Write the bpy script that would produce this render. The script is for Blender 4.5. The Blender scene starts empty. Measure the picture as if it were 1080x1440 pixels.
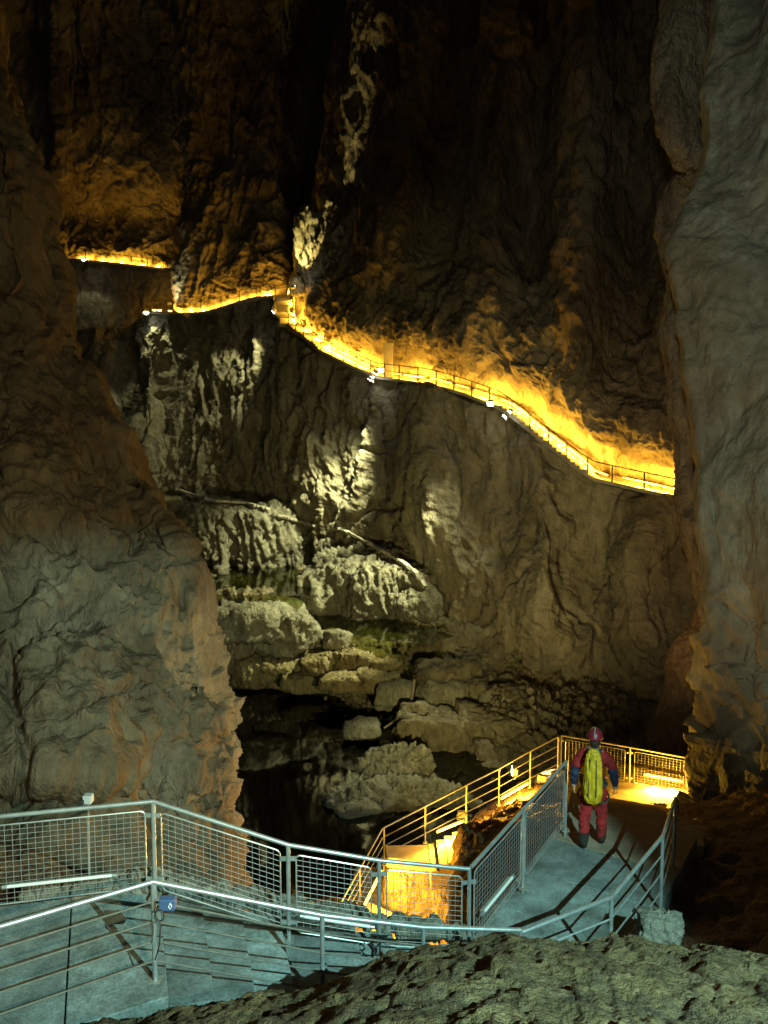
import bpy, bmesh, math, random
import numpy as np
from mathutils import Vector, Matrix

# ------------------------------------------------------------------ camera, world, exposure
scene = bpy.context.scene
COL = scene.collection
FPX = 1040.0                       # focal length in pixels of the 1080x1440 photograph
TH = math.atan(80 / FPX)           # camera pitched slightly down
cam = bpy.data.cameras.new('camera')
cam.sensor_fit = 'VERTICAL'; cam.sensor_height = 36.0; cam.lens = 36.0 * FPX / 1440.0
cam.clip_start = 0.05; cam.clip_end = 1000
cam_o = bpy.data.objects.new('camera', cam); COL.objects.link(cam_o)
cam_o.location = (0, 0, 0); cam_o.rotation_euler = (math.pi / 2 - TH, 0, 0)
scene.camera = cam_o
w = bpy.data.worlds.new('World'); scene.world = w; w.use_nodes = True
bgn = w.node_tree.nodes['Background']
bgn.inputs[0].default_value = (0.5, 0.62, 0.5, 1); bgn.inputs[1].default_value = 0.013
scene.view_settings.view_transform = 'Standard'; scene.view_settings.look = 'None'
scene.view_settings.exposure = 0.0; scene.view_settings.gamma = 1.0
scene.cycles.use_denoising = True
scene.cycles.use_adaptive_sampling = True; scene.cycles.adaptive_threshold = 0.03
scene.cycles.max_bounces = 6; scene.cycles.diffuse_bounces = 2; scene.cycles.transparent_max_bounces = 8
scene.cycles.sample_clamp_indirect = 3.0
scene.cycles.caustics_reflective = False; scene.cycles.caustics_refractive = False

ORANGE = (1.0, 0.50, 0.04)
WHITE = (0.97, 1.0, 0.54)
TEAL = (0.54, 1.0, 0.90)

cT, sT = math.cos(TH), math.sin(TH)
def P(px, py, d):
    """world point seen at photo pixel (px, py) at depth d metres"""
    u = (px - 540) / FPX; v = (720 - py) / FPX
    return Vector((u * d, d * (cT + v * sT), d * (-sT + v * cT)))
def slope(py):
    v = (720 - py) / FPX
    return (-sT + v * cT)
def G(px, py, z):
    return P(px, py, z / slope(py))
def PA(a):
    a = np.asarray(a, float)
    u = (a[..., 0] - 540) / FPX; v = (720 - a[..., 1]) / FPX; d = a[..., 2]
    return np.stack([u * d, d * (cT + v * sT), d * (-sT + v * cT)], -1)

# ------------------------------------------------------------------ noise
class Perlin:
    def __init__(s, seed):
        r = np.random.RandomState(seed)
        p = r.permutation(256); s.p = np.concatenate([p, p, p]).astype(np.int32)
        g = r.normal(size=(256, 3)); s.g = (g / np.linalg.norm(g, axis=1)[:, None]).astype(np.float32)
    def __call__(s, q):
        q = np.asarray(q, np.float32)
        i = np.floor(q); f = q - i; i = i.astype(np.int32) & 255
        u = f * f * f * (f * (f * 6 - 15) + 10)
        out = 0
        for dx in (0, 1):
            wx = u[:, 0] if dx else 1 - u[:, 0]
            a = s.p[i[:, 0] + dx]
            for dy in (0, 1):
                wy = u[:, 1] if dy else 1 - u[:, 1]
                b = s.p[a + i[:, 1] + dy]
                for dz in (0, 1):
                    wz = u[:, 2] if dz else 1 - u[:, 2]
                    g = s.g[s.p[b + i[:, 2] + dz] & 255]
                    out = out + wx * wy * wz * (g[:, 0] * (f[:, 0] - dx) + g[:, 1] * (f[:, 1] - dy) + g[:, 2] * (f[:, 2] - dz))
        return out * 1.6
NZ = [Perlin(11 + k) for k in range(12)]
def fbm(p, octv, k=0, gain=0.5):
    a, t = 1.0, 0
    for o in range(octv):
        t = t + a * NZ[(k + o) % 12](p * (2.03 ** o) + 17.3 * o); a *= gain
    return t
def ridge(p, octv, k=0, gain=0.5):
    a, t = 1.0, 0
    for o in range(octv):
        t = t + a * (0.5 - np.abs(NZ[(k + o) % 12](p * (2.03 ** o) + 31.7 * o)) * 1.5); a *= gain
    return t
_fr = np.random.RandomState(77); _FJ = _fr.uniform(0.1, 0.9, (256, 3)).astype(np.float32); _FG = _fr.normal(size=(256, 3)).astype(np.float32); _FO = _fr.uniform(-1, 1, 256).astype(np.float32)
def facet(q, k=0):
    """broken-rock relief: every cell is its own tilted plane"""
    q = np.asarray(q, np.float32); i0 = np.floor(q - 0.5); P_ = NZ[k % 12].p
    best = np.full(len(q), 9e9, np.float32); out = np.zeros(len(q), np.float32)
    for dx in (0, 1):
        for dy in (0, 1):
            for dz in (0, 1):
                c = i0 + np.array([dx, dy, dz], np.float32); ci = c.astype(np.int32) & 255
                h = P_[P_[P_[ci[:, 0]] + ci[:, 1]] + ci[:, 2]] & 255
                v = q - c - _FJ[h]; d2 = (v * v).sum(1)
                m = d2 < best
                best = np.where(m, d2, best)
                out = np.where(m, 0.55 * _FO[h] + 0.55 * (v * _FG[h]).sum(1), out)
    return out
def rot(p, ax, ay):
    x, y, z = p[:, 0], p[:, 1], p[:, 2]
    c, s = math.cos(ay), math.sin(ay); x, z = c * x + s * z, -s * x + c * z
    c, s = math.cos(ax), math.sin(ax); y, z = c * y - s * z, s * y + c * z
    return np.stack([x, y, z], 1)
def rock_disp(p, n, S, amp=1.0, stretch=0.38, tilt=0.0, k=0, strata=0.0, fine=1.0, cracks=1.0, fac=1.0, flute=0.0):
    """limestone relief: S is the size of the main forms in metres"""
    warp = np.stack([fbm(p / S * 0.7, 2, k + 3), fbm(p / S * 0.7 + 9, 2, k + 4), fbm(p / S * 0.7 - 9, 2, k + 5)], 1)
    q = rot(p, 0.0, tilt); q = q * np.array([1, 1, stretch]) + warp * 0.22 * S
    d = 0.24 * S * fbm(q / S, 2, k)
    d = d + 0.16 * S * ridge(q / S * 1.9, 3, k + 1, 0.55)
    g = NZ[(k + 6) % 12](q / S * 1.1 + 5)
    d = d - cracks * 0.10 * S * np.exp(-(g / 0.035) ** 2)
    g = NZ[(k + 7) % 12](rot(p, 0.3, -0.6) / S * np.array([1.3, 1.3, .7]) + 3)
    d = d - cracks * 0.06 * S * np.exp(-(g / 0.03) ** 2)
    if strata:
        s = (q[:, 2] / stretch + 0.35 * p[:, 0]) / (0.34 * S) + 0.8 * fbm(p / S, 2, k + 8)
        fr = s - np.floor(s)
        d = d + strata * S * (np.minimum(fr / 0.75, (1 - fr) / 0.25) - 0.5)
    if flute:
        fq = (rot(p, 0.0, tilt) + warp * 0.12 * S) * np.array([1, 1, 0.16])
        msk = np.clip(0.5 + 1.3 * NZ[(k + 2) % 12](p / S * 0.8), 0.1, 1.2)
        d = d + flute * msk * (0.07 * S * ridge(fq / (0.26 * S), 3, k + 4, 0.6) + 0.03 * S * ridge(fq / (0.10 * S), 2, k + 5, 0.6))
    if fac:
        w_ = p + warp * 0.1 * S; w_ = rot(w_, 0.1, tilt) * np.array([1, 1, 0.5 + 0.5 * stretch])
        d = d + fac * (0.045 * S * facet(w_ / (0.30 * S), k) + 0.022 * S * facet(w_ / (0.12 * S) + 7, k + 1))
    d = d + 0.055 * S * fine * ridge(q / S * 7 , 3, k + 9, 0.6)
    d = d + 0.03 * S * fine * fbm(p / S * 16, 2, k + 10, 0.6)
    return d * amp

# ------------------------------------------------------------------ object helpers
def link(o, parent=None):
    COL.objects.link(o)
    if parent is not None: o.parent = parent
    return o
def tag(o, label=None, cat=None, group=None, kind=None):
    if label: o['label'] = label
    if cat: o['category'] = cat
    if group: o['group'] = group
    if kind: o['kind'] = kind
    return o
def empty(name, loc, rz=0, label=None, cat=None, group=None, kind=None):
    o = bpy.data.objects.new(name, None); COL.objects.link(o)
    o.location = loc; o.rotation_euler = (0, 0, rz); o.empty_display_size = 0.2
    return tag(o, label, cat, group, kind)
def np_mesh(name, V, F, mat, parent=None, smooth=True):
    me = bpy.data.meshes.new(name)
    V = np.asarray(V, np.float32); F = np.asarray(F, np.int32)
    me.vertices.add(len(V)); me.vertices.foreach_set('co', V.ravel())
    k = F.shape[1]
    me.loops.add(F.size); me.loops.foreach_set('vertex_index', F.ravel())
    me.polygons.add(len(F))
    me.polygons.foreach_set('loop_start', np.arange(0, F.size, k, dtype=np.int32))
    me.polygons.foreach_set('loop_total', np.full(len(F), k, np.int32))
    me.polygons.foreach_set('use_smooth', np.full(len(F), smooth))
    me.update(calc_edges=True); me.validate()
    me.materials.append(mat)
    return link(bpy.data.objects.new(name, me), parent)

class MB:
    """collects simple shapes in world coordinates; build() makes ONE mesh object relative to its parent"""
    def __init__(s): s.v = []; s.f = []
    def hexa(s, c):
        b = len(s.v); s.v += [tuple(x) for x in c]
        for f in ((0, 3, 2, 1), (4, 5, 6, 7), (0, 1, 5, 4), (1, 2, 6, 5), (2, 3, 7, 6), (3, 0, 4, 7)):
            s.f.append(tuple(b + i for i in f))
        return s
    def box(s, c, size, M=None):
        c = Vector(c); x, y, z = [a / 2 for a in size]
        pts = [(-x, -y, -z), (x, -y, -z), (x, y, -z), (-x, y, -z), (-x, -y, z), (x, -y, z), (x, y, z), (-x, y, z)]
        return s.hexa([c + ((M @ Vector(p)) if M else Vector(p)) for p in pts])
    def prism(s, poly, z0, z1):
        b = len(s.v); n = len(poly)
        s.v += [(x, y, z0) for x, y in poly] + [(x, y, z1) for x, y in poly]
        s.f.append(tuple(b + i for i in reversed(range(n)))); s.f.append(tuple(b + n + i for i in range(n)))
        for i in range(n): j = (i + 1) % n; s.f.append((b + i, b + j, b + n + j, b + n + i))
        return s
    def tube(s, pts, r, n=8, cap=True):
        pts = [Vector(p) for p in pts]
        rs = r if isinstance(r, (list, tuple)) else [r] * len(pts)
        b = len(s.v)
        for i, p in enumerate(pts):
            t = (pts[min(i + 1, len(pts) - 1)] - pts[max(i - 1, 0)]).normalized()
            up = Vector((0, 0, 1)) if abs(t.z) < 0.95 else Vector((1, 0, 0))
            a = t.cross(up).normalized(); c = a.cross(t)
            for k in range(n):
                an = 2 * math.pi * k / n
                s.v.append(tuple(p + (a * math.cos(an) + c * math.sin(an)) * rs[i]))
        for i in range(len(pts) - 1):
            for k in range(n):
                k2 = (k + 1) % n
                s.f.append((b + i * n + k, b + i * n + k2, b + (i + 1) * n + k2, b + (i + 1) * n + k))
        if cap:
            s.f.append(tuple(b + k for k in reversed(range(n)))); e = b + (len(pts) - 1) * n
            s.f.append(tuple(e + k for k in range(n)))
        return s
    def build(s, name, mat, parent=None, smooth=False, bevel=0):
        me = bpy.data.meshes.new(name)
        inv = None
        if parent is not None:
            inv = world_of(parent).inverted()
        v = [tuple(inv @ Vector(p)) for p in s.v] if inv else s.v
        me.from_pydata(v, [], s.f); me.update()
        me.materials.append(mat)
        if smooth:
            me.polygons.foreach_set('use_smooth', [True] * len(me.polygons))
            me.set_sharp_from_angle(angle=0.7)
        o = link(bpy.data.objects.new(name, me), parent)
        if bevel:
            m = o.modifiers.new('bevel', 'BEVEL'); m.width = bevel; m.segments = 2; m.limit_method = 'ANGLE'
        return o
def world_of(o):
    m = Matrix.LocRotScale(o.location, o.rotation_euler, o.scale)
    return world_of(o.parent) @ m if o.parent else m

# ------------------------------------------------------------------ materials
def newmat(name):
    m = bpy.data.materials.new(name); m.use_nodes = True
    nt = m.node_tree; b = nt.nodes['Principled BSDF']
    return m, nt, b
def rock_mat(name, cols, size, bump=0.6, stain=(0.07, 0.06, 0.045), stain_amt=0.5, streak=0.3, rough=0.85, tint=None, spec=0.3):
    """cols: 3 rock colours, size: main mottling in metres"""
    m, nt, b = newmat(name); N = nt.nodes; L = nt.links
    tc = N.new('ShaderNodeTexCoord')
    def mapped(sc):
        mp = N.new('ShaderNodeMapping'); mp.inputs['Scale'].default_value = sc
        L.new(tc.outputs['Object'], mp.inputs['Vector']); return mp.outputs[0]
    def noise(vec, scale, det=6, rg=0.6, dist=0.0):
        n = N.new('ShaderNodeTexNoise'); n.inputs['Scale'].default_value = scale; n.inputs['Detail'].default_value = det
        n.inputs['Roughness'].default_value = rg; n.inputs['Distortion'].default_value = dist
        L.new(vec, n.inputs['Vector']); return n.outputs['Fac']
    def ramp(fac, stops):
        r = N.new('ShaderNodeValToRGB'); e = r.color_ramp.elements
        while len(e) < len(stops): e.new(0.5)
        for i, (p, c) in enumerate(stops):
            e[i].position = p; e[i].color = (*c, 1) if len(c) == 3 else c
        L.new(fac, r.inputs[0]); return r.outputs[0]
    def mix(fac, a, bb, mode='MIX'):
        x = N.new('ShaderNodeMix'); x.data_type = 'RGBA'; x.blend_type = mode
        if isinstance(fac, float): x.inputs[0].default_value = fac
        else: L.new(fac, x.inputs[0])
        L.new(a, x.inputs[6])
        if isinstance(bb, tuple): x.inputs[7].default_value = (*bb, 1)
        else: L.new(bb, x.inputs[7])
        return x.outputs[2]
    v1 = mapped((1, 1, 0.55)); v2 = mapped((1, 1, streak))
    n1 = noise(v1, 1.0 / size, 5, 0.62, 0.4)
    base = ramp(n1, [(0.32, cols[0]), (0.5, cols[1]), (0.68, cols[2])])
    n2 = noise(v2, 1.7 / size, 3, 0.6, 0.6)
    st = ramp(n2, [(0.44, (0, 0, 0)), (0.74, (stain_amt,) * 3)])
    base = mix(st, base, stain)
    n3 = noise(v1, 7.0 / size, 4, 0.7)
    gr = ramp(n3, [(0.25, (0.55, 0.55, 0.55)), (0.75, (1.4, 1.4, 1.4))])
    base = mix(0.8, base, gr, 'MULTIPLY')
    if tint is not None:                        # patches of a differently coloured mineral film
        n4 = noise(mapped((1, 1, 0.7)), tint[1], 4, 0.55)
        base = mix(ramp(n4, [(0.46, (0, 0, 0)), (0.6, (tint[2],) * 3)]), base, tint[0])
    L.new(base, b.inputs['Base Color'])
    b.inputs['Roughness'].default_value = rough
    b.inputs['Specular IOR Level'].default_value = spec
    # fine relief
    f1 = noise(v1, 5.0 / size, 5, 0.66)
    bp = N.new('ShaderNodeBump'); bp.inputs['Strength'].default_value = bump; bp.inputs['Distance'].default_value = size * 0.30
    L.new(f1, bp.inputs['Height']); L.new(bp.outputs[0], b.inputs['Normal'])
    return m
def plain(name, col, rough=0.6, metal=0.0, nscale=0, amt=0.25, bump=0.0, emis=None, estr=0):
    m, nt, b = newmat(name); N = nt.nodes; L = nt.links
    b.inputs['Base Color'].default_value = (*col, 1); b.inputs['Roughness'].default_value = rough; b.inputs['Metallic'].default_value = metal
    if nscale:
        tc = N.new('ShaderNodeTexCoord'); n = N.new('ShaderNodeTexNoise'); n.inputs['Scale'].default_value = nscale
        n.inputs['Detail'].default_value = 8; n.inputs['Roughness'].default_value = 0.65
        L.new(tc.outputs['Object'], n.inputs['Vector'])
        r = N.new('ShaderNodeValToRGB'); e = r.color_ramp.elements
        e[0].position = 0.3; e[0].color = (*[c * (1 - amt) for c in col], 1); e[1].position = 0.7; e[1].color = (*[min(1, c * (1 + amt)) for c in col], 1)
        L.new(n.outputs['Fac'], r.inputs[0]); L.new(r.outputs[0], b.inputs['Base Color'])
        if bump:
            bp = N.new('ShaderNodeBump'); bp.inputs['Strength'].default_value = bump; bp.inputs['Distance'].default_value = 0.02
            L.new(n.outputs['Fac'], bp.inputs['Height']); L.new(bp.outputs[0], b.inputs['Normal'])
    if emis:
        b.inputs['Emission Color'].default_value = (*emis, 1); b.inputs['Emission Strength'].default_value = estr
    return m
def water_mat(name, deep, rip=0.05, rscale=1.5, refl=0.45):
    m = bpy.data.materials.new(name); m.use_nodes = True; nt = m.node_tree; N = nt.nodes; L = nt.links
    N.remove(N['Principled BSDF'])
    tr = N.new('ShaderNodeBsdfTransparent'); tr.inputs[0].default_value = (*deep, 1)
    gl = N.new('ShaderNodeBsdfGlossy'); gl.inputs['Roughness'].default_value = 0.04; gl.inputs[0].default_value = (1, 1, 1, 1)
    fr = N.new('ShaderNodeFresnel'); fr.inputs['IOR'].default_value = 1.33
    mx = N.new('ShaderNodeMixShader')
    tc = N.new('ShaderNodeTexCoord'); n = N.new('ShaderNodeTexNoise'); n.inputs['Scale'].default_value = rscale; n.inputs['Detail'].default_value = 3
    bp = N.new('ShaderNodeBump'); bp.inputs['Strength'].default_value = rip; bp.inputs['Distance'].default_value = 0.15
    L.new(tc.outputs['Object'], n.inputs['Vector']); L.new(n.outputs['Fac'], bp.inputs['Height'])
    L.new(bp.outputs[0], gl.inputs['Normal']); L.new(bp.outputs[0], fr.inputs['Normal'])
    fm = N.new('ShaderNodeMath'); fm.operation = 'MULTIPLY'; fm.inputs[1].default_value = refl
    L.new(fr.outputs[0], fm.inputs[0]); L.new(fm.outputs[0], mx.inputs[0]); L.new(tr.outputs[0], mx.inputs[1]); L.new(gl.outputs[0], mx.inputs[2])
    L.new(mx.outputs[0], N['Material Output'].inputs['Surface'])
    return m

M = {}
M['rock_far'] = rock_mat('rock_far', [(0.11, 0.085, 0.055), (0.21, 0.175, 0.125), (0.30, 0.265, 0.20)], 5.0, 0.6, stain_amt=0.8)
M['rock_low'] = rock_mat('rock_low', [(0.15, 0.125, 0.08), (0.24, 0.205, 0.14), (0.32, 0.285, 0.21)], 4.0, 0.6, stain_amt=0.7)
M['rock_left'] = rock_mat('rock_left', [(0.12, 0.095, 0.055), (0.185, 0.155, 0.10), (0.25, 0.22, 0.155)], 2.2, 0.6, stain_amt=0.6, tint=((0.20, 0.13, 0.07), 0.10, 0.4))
M['rock_right'] = rock_mat('rock_right', [(0.15, 0.155, 0.125), (0.23, 0.235, 0.19), (0.30, 0.305, 0.25)], 1.5, 0.45, stain_amt=0.75, streak=0.8, tint=((0.20, 0.15, 0.09), 0.22, 0.6))
M['rock_mid'] = rock_mat('rock_mid', [(0.14, 0.11, 0.075), (0.24, 0.2, 0.15), (0.3, 0.27, 0.21)], 1.6, 0.9)
M['rock_red'] = rock_mat('rock_red', [(0.16, 0.10, 0.055), (0.23, 0.15, 0.09), (0.28, 0.19, 0.12)], 2.0, 0.5, stain_amt=0.35)
M['rock_bed'] = rock_mat('rock_bed', [(0.13, 0.10, 0.06), (0.22, 0.18, 0.11), (0.30, 0.26, 0.17)], 1.6, 1.0, stain_amt=0.5)
M['rock_river'] = rock_mat('rock_river', [(0.15, 0.135, 0.095), (0.25, 0.23, 0.165), (0.34, 0.32, 0.24)], 1.3, 1.0, stain_amt=0.45)
M['rock_ochre'] = rock_mat('rock_ochre', [(0.14, 0.10, 0.04), (0.23, 0.18, 0.085), (0.31, 0.26, 0.14)], 1.2, 1.0, stain_amt=0.5)
M['soil'] = rock_mat('soil', [(0.10, 0.06, 0.03), (0.17, 0.105, 0.055), (0.23, 0.15, 0.08)], 0.9, 0.9, stain_amt=0.4)
M['rock_fore'] = rock_mat('rock_fore', [(0.06, 0.043, 0.018), (0.13, 0.092, 0.04), (0.215, 0.155, 0.07)], 0.45, 1.0, stain_amt=0.6)
M['rock_bright'] = rock_mat('rock_bright', [(0.15, 0.15, 0.12), (0.23, 0.225, 0.18), (0.3, 0.29, 0.24)], 0.4, 0.8, stain_amt=0.3)
M['concrete'] = plain('concrete', (0.24, 0.30, 0.295), 0.9, 0, 3.5, 0.4, 0.7)
def vary(m, amt):
    nt = m.node_tree; b = nt.nodes['Principled BSDF']; src = b.inputs['Base Color'].links[0].from_socket
    oi = nt.nodes.new('ShaderNodeObjectInfo'); mr = nt.nodes.new('ShaderNodeMapRange'); mr.inputs['To Min'].default_value = 1 - amt; mr.inputs['To Max'].default_value = 1 + amt
    nt.links.new(oi.outputs['Random'], mr.inputs['Value']); hs = nt.nodes.new('ShaderNodeHueSaturation')
    nt.links.new(mr.outputs[0], hs.inputs['Value']); nt.links.new(src, hs.inputs['Color']); nt.links.new(hs.outputs[0], b.inputs['Base Color'])
def worn(m, sc, lo, hi):
    nt = m.node_tree; b = nt.nodes['Principled BSDF']; src = b.inputs['Base Color'].links[0].from_socket
    tc = nt.nodes.new('ShaderNodeTexCoord'); n = nt.nodes.new('ShaderNodeTexNoise'); n.inputs['Scale'].default_value = sc; n.inputs['Detail'].default_value = 5; n.inputs['Roughness'].default_value = 0.7
    nt.links.new(tc.outputs['Object'], n.inputs['Vector']); r = nt.nodes.new('ShaderNodeValToRGB'); e = r.color_ramp.elements
    e[0].position = 0.36; e[0].color = (*lo, 1); e[1].position = 0.58; e[1].color = (*hi, 1)
    nt.links.new(n.outputs['Fac'], r.inputs[0]); x = nt.nodes.new('ShaderNodeMix'); x.data_type = 'RGBA'; x.blend_type = 'MULTIPLY'; x.inputs[0].default_value = 1
    nt.links.new(src, x.inputs[6]); nt.links.new(r.outputs[0], x.inputs[7]); nt.links.new(x.outputs[2], b.inputs['Base Color'])
    rr = nt.nodes.new('ShaderNodeMapRange'); rr.inputs['From Min'].default_value = 0.3; rr.inputs['From Max'].default_value = 0.6; rr.inputs['To Min'].default_value = 0.45; rr.inputs['To Max'].default_value = 0.95
    nt.links.new(n.outputs['Fac'], rr.inputs['Value']); nt.links.new(rr.outputs[0], b.inputs['Roughness'])
worn(M['concrete'], 1.3, (0.50, 0.48, 0.44), (1, 1, 1)); worn(M['concrete'], 38.0, (0.62, 0.62, 0.62), (1.12, 1.12, 1.12))
vary(M['concrete'], 0.3)
M['concrete_brown'] = plain('concrete_brown', (0.26, 0.21, 0.15), 0.9, 0, 3.0, 0.35, 0.6)
M['concrete_far'] = plain('concrete_far', (0.36, 0.33, 0.27), 0.9, 0, 1.2, 0.25)
M['galv'] = plain('galvanised_steel', (0.40, 0.45, 0.46), 0.38, 0.6, 9, 0.25)
M['galv_dark'] = plain('weathered_steel', (0.30, 0.31, 0.28), 0.55, 0.4, 9, 0.3)
M['rail_far'] = plain('silhouette_rail_steel', (0.035, 0.03, 0.022), 0.7)  # near-black: the rails' silhouette against the glow is put into the colour
M['rust'] = plain('dull_bar_steel', (0.13, 0.13, 0.11), 0.8, 0.0, 12, 0.3)
M['wire'] = plain('galvanised_wire', (0.34, 0.35, 0.34), 0.45, 0.4)
M['tube_off'] = plain('unlit_tube_glass', (0.70, 0.76, 0.74), 0.25)
M['tube_on'] = plain('lit_tube_glass', (0.8, 0.6, 0.3), 0.3, emis=(1.0, 0.50, 0.06), estr=4)
M['lamp_on'] = plain('lit_lamp_glass', (0.8, 0.8, 0.8), 0.3, emis=(0.95, 1.0, 0.85), estr=60)
M['plastic_grey'] = plain('grey_plastic', (0.35, 0.40, 0.42), 0.5)
M['plastic_blue'] = plain('blue_plastic', (0.05, 0.10, 0.22), 0.5)
M['white_print'] = plain('white_print', (0.75, 0.8, 0.8), 0.6)
M['cable'] = plain('black_cable', (0.02, 0.02, 0.02), 0.5)
M['yellow'] = plain('yellow_paint', (0.75, 0.5, 0.02), 0.5)
M['wood'] = plain('grey_driftwood', (0.28, 0.22, 0.15), 0.8, 0, 6, 0.3)
M['water_low'] = water_mat('deep_river_water', (0.08, 0.09, 0.055), 0.03, 0.6, 0.12)
M['water_mid'] = water_mat('shallow_river_water', (0.27, 0.30, 0.12), 0.06, 1.2, 0.28)

# ------------------------------------------------------------------ lattice rock surfaces
SURF = []
def upsample(c, n, axis):
    c = np.moveaxis(c, axis, 0); m = len(c)
    t = np.linspace(0, m - 1, n); i = np.minimum(t.astype(int), m - 2); f = (t - i).reshape((-1,) + (1,) * (c.ndim - 1))
    p1 = c[i]; p2 = c[i + 1]; p0 = c[np.maximum(i - 1, 0)]; p3 = c[np.minimum(i + 2, m - 1)]
    r = 0.5 * (2 * p1 + (p2 - p0) * f + (2 * p0 - 5 * p1 + 4 * p2 - p3) * f ** 2 + (3 * p1 - p0 - 3 * p2 + p3) * f ** 3)
    return np.moveaxis(r, 0, axis)
def normals(X):
    du = np.gradient(X, axis=1); dv = np.gradient(X, axis=0)
    n = np.cross(du, dv); n /= np.linalg.norm(n, axis=-1, keepdims=True) + 1e-9
    return n
def rock_surface(name, ctrl, nv, nu, mat, toward=(0, -1, 0.2), world=False, post=None, parent=None, edge_fade=None, extra=None, **kw):
    """ctrl[row][col] = (px, py, depth); rows run down, columns across"""
    X = upsample(upsample(np.asarray(ctrl, float), nv, 0), nu, 1)
    if not world: X = PA(X)
    n = normals(X)
    if np.median(n @ np.asarray(toward, float)) < 0: n = -n; flip = True
    else: flip = False
    p = X.reshape(-1, 3); nn = n.reshape(-1, 3)
    d = rock_disp(p, nn, **kw)
    if extra is not None: d = d + extra(p)
    if edge_fade is not None: d = d * edge_fade(nv, nu).ravel()
    q = p + nn * d[:, None]
    if post: q = post(q, p)
    idx = np.arange(nv * nu).reshape(nv, nu)
    F = np.stack([idx[:-1, :-1], idx[1:, :-1], idx[1:, 1:], idx[:-1, 1:]], -1).reshape(-1, 4)
    if not flip: F = F[:, ::-1]
    if name in ('rock_wall_far_lower', 'river_bed'): SURF.append(q)
    o = np_mesh(name, q, F, mat, parent)
    tag(o, kind='structure')
    return o
def fade_bottom(k):
    def f(nv, nu):
        a = np.ones((nv, nu)); r = np.linspace(0, 1, nv)[:, None]
        return a * np.clip((1 - r) / k, 0.12, 1)
    return f
def fade_top(k):
    def f(nv, nu):
        return np.ones((nv, nu)) * np.clip(np.linspace(0, 1, nv)[:, None] / k, 0.1, 1)
    return f
interp = lambda x, xs, ys: float(np.interp(x, xs, ys))

def left_edge(p):                 # broken blocks along the foot and river edge of the left wall
    m = np.clip((-4.6 - p[:, 2]) / 1.2, 0, 1) * np.clip((p[:, 0] + 6.3) / 1.0, 0, 1)
    return m * (0.24 * facet(p * np.array([1, 1, 1.5]) / 1.0, 3) + 0.11 * facet(p / 0.4 + 5, 4))
# left wall, close behind the railing
rows = [-250, -50, 110, 230, 330, 430, 520, 600, 690, 760, 830, 900, 960, 1010, 1050, 1085, 1110, 1150, 1220, 1300, 1420]
silx = [-60, -30, 0, 46, 70, 92, 122, 160, 212, 242, 270, 284, 298, 322, 334, 328, 324, 320, 320, 325, 330]
sild = [36, 35, 34, 33, 31.5, 30, 28, 25.5, 23.5, 22.5, 21.5, 20.5, 20, 19.5, 19.5, 19, 19, 18.5, 18.5, 18.5, 18.5]
d0 = [31, 30, 29.5, 29, 28, 26.5, 24.5, 22.5, 20.5, 19, 18, 17, 16.2, 15.5, 15, 14.6, 15.4, 15, 14, 13, 12]
ctrl = []
for y, sx, sd, a in zip(rows, silx, sild, d0):
    r = [(-420, y, a - 6), (-200, y, a - 2.2)]
    for t, b in ((0.0, 0), (0.25, -0.02), (0.5, -0.03), (0.72, 0.0), (0.9, 0.0), (1.0, 0.0)):
        x0 = min(-10, sx - 60)
        r.append((x0 + (sx - x0) * t, y, (a + (sd - a) * t ** 1.3) * (1 + b)))
    r += [(sx - 14, y, sd + 3), (sx - 60, y, sd + 9), (sx - 160, y, sd + 18)]
    ctrl.append(r)
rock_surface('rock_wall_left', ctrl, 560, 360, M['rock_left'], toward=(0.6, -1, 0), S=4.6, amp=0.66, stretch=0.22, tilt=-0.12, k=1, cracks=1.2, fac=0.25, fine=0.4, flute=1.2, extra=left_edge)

def right_foot(p):                # rougher, broken foot of the right wall
    m = np.clip((-2.6 - p[:, 2]) / 2.0, 0, 1)
    return m * (0.30 * facet(p / 1.1, 5) + 0.10 * facet(p / 0.4 + 5, 6) + 0.25 * fbm(p / 1.6, 2, 3))
# right wall, close
rows = [-250, -80, 0, 60, 120, 180, 240, 300, 360, 450, 520, 600, 680, 760, 850, 920, 960, 1010, 1050, 1090, 1140, 1200, 1280, 1380]
silx = [1030, 1020, 1010, 1000, 990, 992, 985, 962, 945, 950, 965, 980, 984, 992, 1000, 998, 996, 1002, 1000, 985, 965, 962, 985, 1010]
sild = [25, 23, 22, 21.5, 21, 20.5, 20, 19.5, 19, 18.5, 18, 17.5, 17, 17, 17, 17, 17, 17, 17, 17, 16.5, 15, 13.5, 12]
ctrl = []
for y, sx, sd in zip(rows, silx, sild):
    r = [(sx + 140, y, sd + 16), (sx + 50, y, sd + 8), (sx + 14, y, sd + 3), (sx, y, sd)]
    for x, dd in ((sx + 22, -0.6), (sx + 60, -1.2), (1095, -2.0), (1190, -2.8), (1400, -4.5)):
        r.append((x, y, sd + dd))
    ctrl.append(r)
rock_surface('rock_wall_right', ctrl, 560, 260, M['rock_right'], toward=(-0.6, -1, 0), S=5.0, amp=0.20, stretch=0.9, k=4, cracks=0.9, fine=0.4, fac=0.9, extra=right_foot)

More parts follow.
